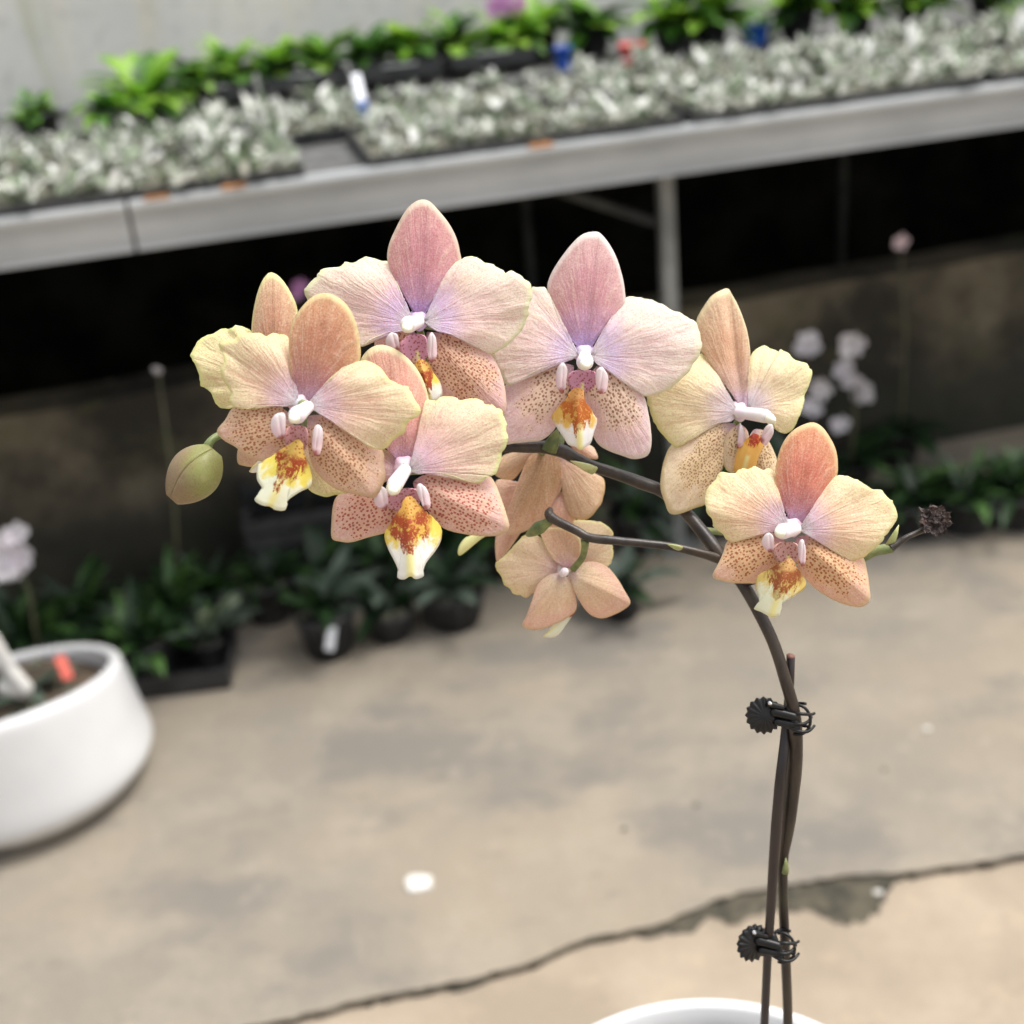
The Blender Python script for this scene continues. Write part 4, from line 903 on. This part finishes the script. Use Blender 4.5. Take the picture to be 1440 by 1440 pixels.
petal('petal', fo, (608, 775), [(605, 660), (604, 560), (620, 490), (650, 448), (698, 424), (730, 442), (780, 462), (792, 448), (838, 478), (882, 510), (930, 525), (955, 550)], (966, 582), [(948, 650), (925, 700), (918, 760), (892, 830), (862, 890), (810, 918), (768, 890), (752, 840), (690, 810)], d + .002, z5, mE['p'], cup=.002, curl=.004, ruf=.0008, wav=.0012, seed=53, origin=og)
petal('lateral_sepal', fo, (535, 865), [(440, 865), (340, 900), (250, 955), (178, 985), (140, 1060), (120, 1150), (117, 1230), (138, 1300)], (165, 1366), [(220, 1371), (300, 1340), (378, 1305), (410, 1200), (455, 1140), (470, 1050), (500, 950)], d + .002, z5, mE['l'], cup=.004, curl=.001, ridge=-.0012, seed=54, origin=og)
petal('lateral_sepal', fo, (640, 900), [(600, 980), (605, 1100), (640, 1220)], (740, 1240), [(768, 1090), (750, 1020), (722, 960), (690, 900)], d + .003, z5, mE['l'], cup=.003, seed=55, origin=og)
petal('lip_side_lobe', fo, (560, 870), [(510, 900), (478, 960), (466, 1050), (480, 1110)], (505, 1135), [(540, 1130), (580, 1080), (610, 980), (600, 900)], d - .001, z5, mE['l'], cup=.003, seed=56, origin=og, rings=10)
petal('lip', fo, (640, 920), [(600, 960), (560, 990), (525, 1040), (514, 1090), (530, 1130)], (580, 1140), [(640, 1120), (660, 1060), (690, 990), (680, 940)], d - .0035, z5, lip_mat('lip_E', white=(.82, .48, .12), yel=(.80, .42, .06), redc=(.50, .05, .02), a=.30, orange=.05, seed=21), cup=.003, ridge=.0012, seed=57, origin=og, rings=10)
side_lobe(fo, og, z5, (670, 960), [(690, 900), (720, 870)], (750, 868), [(757, 910), (735, 950), (700, 985)], d - .008, 58)
side_lobe(fo, og, z5, (540, 1000), [(565, 950), (570, 900)], (562, 858), [(585, 900), (598, 945), (575, 985)], d - .006, 59)

# ---- flower F (lower right)
d = .406; mF = mats('F', .85, 740, (.40, .10, .03), (.84, .60, .28)); fo, og = flower('F', (z6, 510, 605), d, 'orange pink flower with yellow edged petals at the lower right', ((520, 620, .003, 14), (458, 634, .010, 13)), (440, 640, .0125, 8.5))
petal('dorsal_sepal', fo, (512, 600), [(470, 520), (435, 430), (420, 340), (430, 250), (462, 160), (520, 92)], (605, 54), [(662, 75), (710, 140), (740, 210), (748, 290), (740, 345), (690, 440), (640, 510), (570, 580)], d + .0025, z6, mF['s'], cup=.004, ridge=-.0006, seed=61, origin=og, gy=.08)
petal('petal', fo, (488, 615), [(455, 530), (425, 420), (410, 325), (380, 300), (345, 306), (310, 290), (275, 302), (240, 300), (215, 318), (180, 325), (130, 322), (92, 365), (60, 400)], (44, 455), [(50, 520), (80, 570), (95, 610), (140, 650), (180, 690), (240, 672), (320, 640), (400, 635)], d + .001, z6, mF['p'], cup=.003, curl=.002, ruf=.0009, wav=.001, seed=62, origin=og)
petal('petal', fo, (545, 625), [(595, 545), (645, 480), (690, 400), (715, 350), (745, 340), (790, 338), (840, 358), (890, 380), (935, 410), (980, 412), (1010, 450), (1042, 480)], (1066, 540), [(1040, 610), (1002, 660), (960, 710), (900, 760), (860, 782), (808, 786), (760, 750), (700, 705), (620, 660)], d + .001, z6, mF['p'], cup=.003, curl=.003, ruf=.0009, wav=.001, seed=63, origin=og)
petal('lateral_sepal', fo, (440, 655), [(350, 640), (250, 665), (165, 688), (140, 750), (112, 810)], (84, 872), [(130, 895), (200, 908), (270, 908), (320, 905), (400, 862), (460, 790), (480, 710)], d + .003, z6, mF['l'], cup=.003, curl=.001, seed=64, origin=og)
petal('lateral_sepal', fo, (540, 665), [(610, 655), (700, 700), (780, 755), (820, 783), (880, 770), (905, 850), (916, 930)], (921, 995), [(890, 1030), (830, 1031), (740, 1002), (640, 942), (570, 872), (530, 800), (512, 730)], d + .003, z6, mF['l'], cup=.004, curl=.001, ridge=.0006, seed=65, origin=og)
petal('lip', fo, (495, 780), [(460, 800), (440, 840), (380, 850), (330, 870), (318, 920), (335, 980), (330, 1020), (308, 1045), (345, 1062)], (395, 1086), [(438, 1078), (446, 1020), (500, 985), (560, 945), (577, 910), (560, 870), (530, 830), (515, 795)], d - .003, z6, lip_mat('lip_F', white=(.84, .84, .62), yel=(.72, .54, .16), redc=(.36, .10, .03), a=.60, orange=.25, seed=31), cup=.003, ridge=.0013, seed=66, origin=og, thick=.0008)
petal('lip_callus', fo, (480, 690), [(430, 700), (405, 740), (430, 790), (460, 810)], (490, 810), [(535, 790), (545, 740), (530, 700)], d, z6, lip_mat('callus_F', yel=(0.85, 0.64, 0.48), orange=1.3, a=1.5), cup=-.002, seed=67, origin=og, rings=8)
side_lobe(fo, og, z6, (395, 745), [(355, 720), (340, 685), (355, 655)], (385, 640), [(410, 660), (415, 700), (412, 735)], d - .006, 68)
side_lobe(fo, og, z6, (560, 820), [(540, 770), (538, 710), (550, 680)], (568, 680), [(580, 720), (582, 770), (575, 810)], d - .006, 69)

# ---- flower H (seen from behind, under the main stem)
d = .462; mH = mats('H', 0); fo, og = flower('H', (z7, 480, 120), d, 'peach flower seen from behind under the main stem', ((500, 130, .0, 8), (520, 150, .001, 8)))
petal('dorsal_sepal', fo, (470, 90), [(380, 150), (335, 240), (295, 350), (265, 430), (260, 500)], (268, 545), [(330, 538), (420, 490), (485, 420), (530, 330), (540, 230), (520, 150)], d - .004, z7, mH['s'], cup=.005, ridge=.001, seed=71, origin=og)
petal('petal', fo, (420, 110), [(330, 130), (260, 140), (225, 170), (205, 215)], (200, 240), [(235, 262), (290, 266), (330, 225), (375, 170)], d, z7, mH['p'], cup=.002, seed=72, origin=og)
petal('petal', fo, (520, 150), [(600, 170), (690, 240), (750, 265), (752, 340), (725, 410)], (665, 470), [(600, 462), (562, 410), (545, 330), (525, 220)], d, z7, mH['p'], cup=.003, ruf=.0005, seed=73, origin=og)
petal('lateral_sepal', fo, (400, 300), [(330, 290), (260, 270), (210, 275), (200, 330)], (190, 420), [(220, 470), (270, 430), (330, 380), (390, 340)], d + .004, z7, mH['l'], cup=.002, seed=74, origin=og)
petal('lateral_sepal', fo, (330, 430), [(240, 480), (208, 560), (206, 640)], (215, 685), [(250, 650), (300, 580), (345, 500)], d + .004, z7, mH['l'], cup=.003, seed=75, origin=og)
petal('lip', fo, (200, 500), [(120, 545), (60, 560), (25, 600)], (15, 640), [(30, 648), (90, 600), (150, 555), (220, 530)], d + .002, z7, lip_mat('lip_H', white=(.80, .78, .36), yel=(.70, .48, .12), a=.3, orange=.0), cup=.002, seed=76, origin=og, rings=10)
petal('lateral_sepal', fo, (560, 60), [(590, 80), (610, 110), (620, 140)], (715, 165), [(712, 130), (690, 100), (640, 85)], d + .003, z7, mH['l'], cup=.002, seed=77, origin=og, rings=8)
petal('lateral_sepal', fo, (540, 330), [(500, 380), (440, 450), (428, 490)], (440, 520), [(560, 500), (610, 480), (590, 440), (560, 400)], d + .001, z7, mH['l'], cup=.003, seed=78, origin=og)

# ---- flower I (seen from behind, hanging lowest)
d = .452; mI = mats('I', 0); fo, og = flower('I', (z7, 552, 738), d, 'peach flower seen from behind hanging below the side branch', ((545, 742, .004, 8), (555, 735, .006, 7)))
petal('petal', fo, (600, 700), [(610, 600), (600, 500), (610, 475), (700, 478), (745, 488), (790, 520)], (803, 560), [(795, 600), (800, 640), (778, 705), (700, 720), (640, 715)], d + .003, z7, mI['p'], cup=.002, ruf=.0009, seed=81, origin=og)
petal('petal', fo, (530, 730), [(490, 650), (440, 570), (400, 545), (350, 550), (300, 600), (250, 655), (225, 675)], (205, 692), [(212, 725), (235, 760), (250, 800), (270, 812), (300, 845), (330, 852), (368, 862), (390, 800), (440, 755)], d + .002, z7, mI['p'], cup=.002, ruf=.0009, wav=.001, seed=82, origin=og)
petal('dorsal_sepal', fo, (560, 715), [(500, 675), (455, 600), (432, 530), (455, 515)], (500, 510), [(560, 518), (622, 560), (637, 620), (620, 690)], d, z7, mI['s'], cup=-.003, seed=83, origin=og)
petal('lateral_sepal', fo, (540, 745), [(480, 750), (420, 800), (390, 880), (365, 950)], (341, 1006), [(400, 1028), (470, 1012), (560, 970), (612, 920), (602, 830), (580, 775)], d - .002, z7, mI['l'], cup=.004, ridge=.0009, seed=84, origin=og)
petal('lateral_sepal', fo, (578, 742), [(620, 700), (700, 685), (770, 712), (820, 770), (862, 840)], (886, 890), [(860, 920), (800, 952), (740, 968), (680, 945), (630, 880), (600, 815)], d - .002, z7, mI['l'], cup=.004, ridge=.0009, seed=85, origin=og)
petal('lip', fo, (600, 940), [(540, 975), (490, 1010), (470, 1040)], (448, 1062), [(500, 1065), (540, 1030), (570, 985), (615, 930)], d + .004, z7, lip_mat('lip_I', white=(.80, .80, .62), a=.1, orange=.0), cup=.001, seed=86, origin=og, rings=8)

# ------------------------------------------------------------------ stems of the orchid
def path(pts, per=6): return [Vector(p) for p in crom([tuple(at(*p) - OR) for p in pts], per)]
def rads(keys, n): 
    out = []
    for i in range(n):
        t = i / (n - 1) * (len(keys) - 1); k = min(int(t), len(keys) - 2); f = t - k; out.append((keys[k] * (1 - f) + keys[k + 1] * f) * .001)
    return out
q = MB()
mp = [(1108, 1620, .52), (1107, 1540, .505), (1108, 1440, .490), (1105, 1350, .478), (1102, 1280, .469), (1101, 1215, .461), (1107, 1170, .456), (1113, 1120, .450), (1119, 1060, .443), (1117, 1005, .438), (1104, 955, .435), (1088, 905, .434), (1065, 857, .434), (1042, 818, .435), (1016, 786, .438), (1000, 764, .440), (966, 722, .446), (948, 706, .449), (930, 690, .449), (904, 680, .449), (880, 671, .448), (856, 663, .447), (834, 656, .446), (812, 646, .445), (792, 635, .444), (768, 629, .443), (738, 629, .442), (708, 629, .441), (660, 634, .438), (600, 640, .434), (520, 650, .428), (440, 650, .424), (380, 640, .418), (335, 618, .412)]
pp = path(mp); q.tube(pp, rads([1.8, 1.8, 1.75, 1.75, 1.7, 1.8, 2.5, 2.6, 2.2, 2.0, 1.95, 2.0, 2.05, 2.1, 2.3, 2.1, 2.05, 2.1, 2.2, 2.0, 1.95, 2.0, 2.15, 2.35, 2.0, 1.75, 1.75, 1.5, 1.3, 1.1, 1.0, .9], len(pp)), 14)
st = q.build('stem', M['stem'], orchid)
q = MB(); pp = path([(1012, 786, .438), (985, 778, .436), (946, 769, .435), (904, 764, .434), (862, 760, .434), (829, 756, .435), (812, 747, .436), (784, 733, .438), (774, 727, .439)])
q.tube(pp, rads([1.9, 1.5, 1.45, 1.4, 1.4, 1.6, 1.45, 1.5, 1.6, 1.9], len(pp)), 12); q.build('side_branch', M['stem'], orchid)
q = MB(); pp = path([(778, 730, .439), (765, 738, .441), (752, 746, .444), (742, 752, .448)]); q.tube(pp, rads([1.2, 1.6, 2.3, 1.6, .8], len(pp)), 10); q.build('twig_tip', M['bract'], orchid)
q = MB(); pp = path([(774, 728, .439), (772, 722, .440), (774, 716, .442)]); q.tube(pp, rads([1.5, 1.6, .9], len(pp)), 10); q.build('twig_node', M['stem'], orchid)
q = MB(); pp = path([(823, 760, .436), (822, 772, .439), (818, 786, .444), (806, 800, .449)]); q.tube(pp, rads([1.5, 1.2, 1.1, 1.2], len(pp)), 10); q.build('pedicel', M['bract'], orchid)
q = MB(); pp = path([(335, 618, .412), (322, 613, .410), (310, 612, .408), (300, 617, .406), (294, 624, .405), (290, 632, .405)]); q.tube(pp, rads([1.1, 1.1, 1.15, 1.2, 1.4, 1.6], len(pp)), 10); q.build('pedicel', M['pedicel'], orchid)
# pedicels tying each flower to its stem
for a_, c_ in [((1075, 740, .418), (985, 745, .444)), ((1045, 580, .452), (955, 715, .450)), ((822, 500, .442), (785, 632, .446)), ((588, 455, .424), (640, 634, .438)), ((570, 660, .412), (560, 643, .432)), ((420, 570, .402), (450, 645, .425)), ((390, 540, .418), (400, 640, .420)), ((770, 640, .462), (760, 632, .446))]:
    q = MB(); mid = tuple((x + y) / 2 for x, y in zip(a_, c_)); mid = (mid[0], mid[1] + 6, max(a_[2], c_[2]) + .006); pp = path([a_, mid, c_]); q.tube(pp, .0012, 8); q.build('pedicel', M['pedicel'], orchid)
# bracts at the nodes
def bract(pts, mat, nm='bract'):
    q = MB(); (x0, y0), (x1, y1), dd, w = pts; a = at(x0, y0, dd) - OR; c = at(x1, y1, dd - .002) - OR; k = dd / FPX; ax = c - a
    P = [a, a + ax * .3 + Fw * -.0006, a + ax * .65 + Fw * -.0006, c]; q.tube(P, [w * k, w * k * .95, w * k * .6, w * k * .08], 10, .55, side=Rt.copy()); q.build(nm, mat, orchid)
bract(((772, 634), (785, 602), .4395, 11), M['bract'])
bract(((836, 662), (802, 648), .4425, 8), M['bractpale'])
bract(((956, 771), (938, 765), .4325, 6), M['bractpale'])
bract(((1104, 1228), (1105, 1206), .4585, 5), M['pedicel'])
# right hand stub with the dried bud
q = MB(); pp = path([(1160, 812, .43), (1200, 790, .428), (1225, 777, .426), (1240, 773, .425), (1256, 771, .424)]); q.tube(pp, rads([1.6, 1.9, 1.8, 1.7, 1.7, 1.4], len(pp)), 10); q.build('green_stub', M['pedicel'], orchid)
q = MB(); pp = path([(1252, 771, .424), (1264, 763, .424), (1276, 755, .424), (1290, 749, .425), (1304, 742, .426)]); q.tube(pp, rads([1.5, 1.1, .9, .9, 1.2], len(pp)), 8)
q.build('dry_stalk', M['stem'], orchid)
q = MB(); pp = path([(1100, 800, .43), (1140, 806, .431), (1162, 811, .43)]); q.tube(pp, .0015, 8); pp = path([(1100, 800, .43), (1060, 815, .432), (1042, 818, .435)]); q.tube(pp, .0016, 8); q.build('side_branch', M['stem'], orchid)
bract(((1250, 768), (1264, 738), .4245, 6), M['bractpale'])
# dried bud: crumpled shrivelled flaps round a core
rn = random.Random(12); bc = at(1311, 731, .426) - OR; k = .426 / FPX
q = MB()
bm = bmesh.new(); bmesh.ops.create_icosphere(bm, subdivisions=4, radius=1)
vs = []
for v in bm.verts:
    n1 = noise.noise(v.co * 2.2 + Vector((3, 1, 7))) * .45 + abs(noise.noise(v.co * 6)) * .35 + noise.noise(v.co * 14) * .12
    c = v.co * (.74 + n1); vs.append(bc + Rt * c.x * 21 * k + Up * c.y * 20 * k + Fw * c.z * 17 * k)
q.add(vs, [tuple(v.index for v in f.verts) for f in bm.faces]); bm.free()
q.build('dried_bud', M['dried'], orchid, smooth=False)
for i in range(9):
    q = MB(); th = i * .7 + .3; a = bc + (Rt * math.cos(th) * 12 + Up * math.sin(th) * 12) * k - Fw * .003; d2 = (Rt * math.cos(th + .4) + Up * math.sin(th + .4) - Fw * .4).normalized()
    sd = Fw.cross(d2).normalized(); vs = []; fs = []
    for j in range(5):
        for l in range(4): t = j / 4; w = (l / 3 - .5) * 13 * k * math.sin(math.pi * (.25 + .7 * t)); vs.append(a + d2 * t * rn.uniform(10, 15) * k + sd * w + Fw * rn.uniform(-1, 1) * 3 * k)
    for j in range(4):
        for l in range(3): b0 = j * 4 + l; fs.append((b0, b0 + 1, b0 + 5, b0 + 4))
    q.add(vs, fs); q.build('shrivelled_petal', M['dried'], orchid, smooth=False)

# green bud at the far left, with three visible sepals
dB = .404; kb = dB / FPX; c0 = Vector((273, 667)); ax = Vector((-.66, .75)).normalized()
def budpt(t, th, sw=1.0):
    # t 0 at the stalk, 1 at the tip
    r = 37 * (math.sin(math.pi * min(1, t * .92 + .04)) ** .62) * (1 - .20 * t); L = 87
    side = Vector((-ax.y, ax.x)); p = c0 - ax * 42 + ax * L * t + side * r * math.sin(th) * sw
    return at(p.x, p.y, dB - r * math.cos(th) * kb) - OR
first = True; bud = None
for s_, (t0, t1, nm) in enumerate([(-1.75, .28, 'bud_sepal'), (.30, 2.3, 'bud_sepal'), (2.32, 4.52, 'bud_sepal')]):
    q = MB(); vs = []; fs = []; nu = 16; nv = 20
    for j in range(nv + 1):
        for i in range(nu + 1):
            th = t0 + (t1 - t0) * i / nu; e = min(i, nu - i) / nu; sw = 1.0 + .02 * math.sin(math.pi * i / nu)
            vs.append(budpt(j / nv, th + .12 * math.sin(j / nv * 3), sw))
    for j in range(nv):
        for i in range(nu): a = j * (nu + 1) + i; fs.append((a, a + 1, a + nu + 2, a + nu + 1))
    q.add(vs, fs)
    if bud is None: bud = q.build('flower_bud', M['bud'], orchid); o = bud
    else: o = q.build(nm, M['bud'], bud)
    sm = o.modifiers.new('thickness', 'SOLIDIFY'); sm.thickness = .0007; sm.offset = 1
    if s_ == 0: o['label'] = 'closed greenish brown bud at the left end of the spray'
tag(orchid, 'peach and pink moth orchid with spotted flowers on a dark arching stem', 'orchid')

# ------------------------------------------------------------------ stick beside the stem
q = MB(); W0 = lambda l: [Vector(at(*p)) for p in l]
sp = W0([(1112, 923, .436), (1111, 960, .440), (1107, 1005, .446), (1103, 1050, .441), (1097, 1100, .444), (1092, 1160, .449), (1088, 1215, .455), (1083, 1290, .463), (1079, 1350, .472), (1075, 1440, .484), (1071, 1530, .498), (1068, 1620, .514)])
q.tube(sp, [.0014, .0014, .0015, .0017, .0018, .0019, .0018, .0016, .0015, .0015, .0015, .0015], 12)
a = sp[0]; q.tube([a, a + Vector((0, 0, .0003)), a + Vector((.0001, 0, .0006))], [.00145, .00145, .0010], 10, mi=1)
tag(q.build('support_stick', [M['stake'], M['cut']]), 'thin dark support stick with a cut reddish end beside the orchid stem', 'stick')

# ------------------------------------------------------------------ black claw clips
def clip(cx, cy, d, label, flip=1, tilt=.0, sx=1.0, rot=0.0):
    root = at(cx, cy, d); t = empty('plant_clip', root); k = d / FPX
    def L(x, y, z): return Rt * x * k - Up * y * k - Fw * z * k    # picture px offsets, z towards camera
    # scalloped round grip
    gc = (-38 * sx, -4); q = MB(); n_ = 64; vs = []; fs = []
    for j in range(6):
        rr = [3, 9, 15, 21, 25, 25][j]; zz = [9, 9, 7.5, 5, 2, -3][j]
        for i in range(n_):
            th = 2 * math.pi * i / n_; sc = 1 + .075 * math.cos(th * 16) * (j / 5) ** .6; ridge = 1.6 * math.cos(th * 16) * (j / 5)
            x = rr * sc * math.cos(th) * .98; y = rr * sc * math.sin(th); xr = x * math.cos(rot) - y * math.sin(rot); yr = x * math.sin(rot) + y * math.cos(rot)
            vs.append(L(gc[0] + xr, gc[1] + yr, zz + ridge + x * tilt))
    for j in range(5):
        for i in range(n_): fs.append((j * n_ + i, j * n_ + (i + 1) % n_, (j + 1) * n_ + (i + 1) % n_, (j + 1) * n_ + i))
    vs.append(L(gc[0], gc[1], 10)); vs.append(L(gc[0], gc[1], -3)); c = len(vs) - 2
    for i in range(n_): fs.append((c, i, (i + 1) % n_)); fs.append((c + 1, 5 * n_ + (i + 1) % n_, 5 * n_ + i))
    q.add(vs, fs); q.build('scalloped_grip', M['clip'], t)
    # hinge body
    q = MB(); q.blob(L(-24, -10, 8), L(2, -4, 11), 7 * k, 6 * k, 12); q.blob(L(-20, 4, 6), L(4, 8, 9), 6 * k, 5 * k, 12); q.blob(L(-4, -14, 3), L(6, 12, 8), 6 * k, 6 * k, 12); q.build('hinge_body', M['clip'], t)
    q = MB(); q.blob(L(-31, -21, 9), L(-14, -17, 12), 5 * k, 3.5 * k, 12); q.build('spring_arm', M['clip'], t)
    q = MB(); q.blob(L(-32, -23, 13.5), L(-31, -22.5, 14.2), 3.2 * k, 2.6 * k, 12); q.build('steel_pin', M['screw'], t)
    # curved prongs round the stems
    for (y0, y1, reach, zf_, up) in [(-6, -1, 33, 12, -9), (4, 4, 29, 12, 5), (10, 16, 33, 11, 9), (-14, -20, 22, -12, -4), (0, 12, 26, -13, 8)]:
        q = MB(); P = []
        for i in range(13):
            f = i / 12; x = -6 + (reach + 6) * f; z = zf_ * math.sin(math.pi * min(1, f * .95)) + (1 - f) * 5; y = y0 + (y1 - y0) * f + up * math.sin(f * math.pi) * .5 - (6 * f ** 5 if zf_ > 0 else 0)
            P.append(L(x, y, z))
        q.tube(P, [(3.0 - 1.0 * i / 12) * k for i in range(13)], 8); q.build('prong', M['clip'], t)
    q = MB(); P = []
    for i in range(17):
        th = -1.9 + 3.8 * i / 16; P.append(L(9 + 17 * math.cos(th), 2 + 21 * math.sin(th), 6 * math.cos(th * 1.0) + 2))
    q.tube(P, 2.2 * k, 8); q.build('ring', M['clip'], t)
    tag(t, label, 'clip', 'black plastic clips on the orchid stem'); return t
clip(1112, 1010, .438, 'upper black plastic clip with a scalloped round grip holding the stem to the stick')
clip(1090, 1330, .468, 'lower black plastic clip near the pot holding the stem to the stick', tilt=-.5, sx=.8, rot=.1)

# ------------------------------------------------------------------ pot that holds the orchid, on a stool
pcen = at(1008, 1662, .535); rp = .0965
pot = empty('white_pot', Vector((pcen.x, pcen.y, pcen.z - .10)))
q = MB(); hh = .10
q.lathe([(.0001, .004), (rp * .60, .004), (rp * .64, 0), (rp * .80, hh * .3), (rp * .93, hh * .75), (rp * .985, hh * .94), (rp * 1.0, hh * .985), (rp * .992, hh), (rp * .955, hh), (rp * .94, hh * .985), (rp * .93, hh * .9), (rp * .90, hh * .7)], 96)
q.build('pot_body', M['ceramic'], pot)
q = MB(); q.lathe([(.0001, hh * .80), (rp * .5, hh * .82), (rp * .92, hh * .78)], 48); q.build('potting_mix', M['soil'], pot)
tag(pot, 'white ceramic pot rim at the bottom edge holding the orchid stems', 'pot')
q = MB(); rn = random.Random(4); pz = Vector((pcen.x, pcen.y, pcen.z - .10 + hh * .82))
for kx in range(120):
    a = rn.uniform(0, 6.28); r = rp * .86 * math.sqrt(rn.random()); p = pz + Vector((r * math.cos(a), r * math.sin(a), rn.uniform(-.002, .004))); q.blob(p, p + Vector((rn.uniform(-.009, .009), rn.uniform(-.009, .009), rn.uniform(0, .004))), rn.uniform(.003, .006), rn.uniform(.002, .004), 6)
tag(q.build('bark_mulch', M['pebble']), 'pale bark mulch inside the white orchid pot', 'mulch', kind='stuff')
q = MB()
for az_, L_ in [(.4, .042), (1.0, .036), (-.2, .034)]: leaf(q, (0, 0, 0), az_, L_, .004, 1.0, .8, 0, 5)
o = q.build('grass_tuft', M['leaf_lime']); o.location = pcen + Vector((.055, .060, -.035)); tag(o, 'thin green grass sprouting inside the white orchid pot', 'grass tuft')
sz = pcen.z - .10; st_ = empty('plant_stool', Vector((pcen.x, pcen.y, 0)))
q = MB(); q.lathe([(.0001, sz), (.085, sz), (.09, sz - .004), (.09, sz - .018), (.085, sz - .022), (.0001, sz - .022)], 40); q.build('seat', M['wood'], st_)
for kx in range(3):
    th = kx * 2.094 + 1.57; dd = Vector((math.cos(th), math.sin(th), 0)); q = MB(); q.tube([dd * .06 + Vector((0, 0, sz - .022)), dd * .085 + Vector((0, 0, -.03))], [.011, .008], 12); q.build('leg', M['wood'], st_)
tag(st_, 'small round wooden stool under the orchid pot, below the photo edge', 'stool')
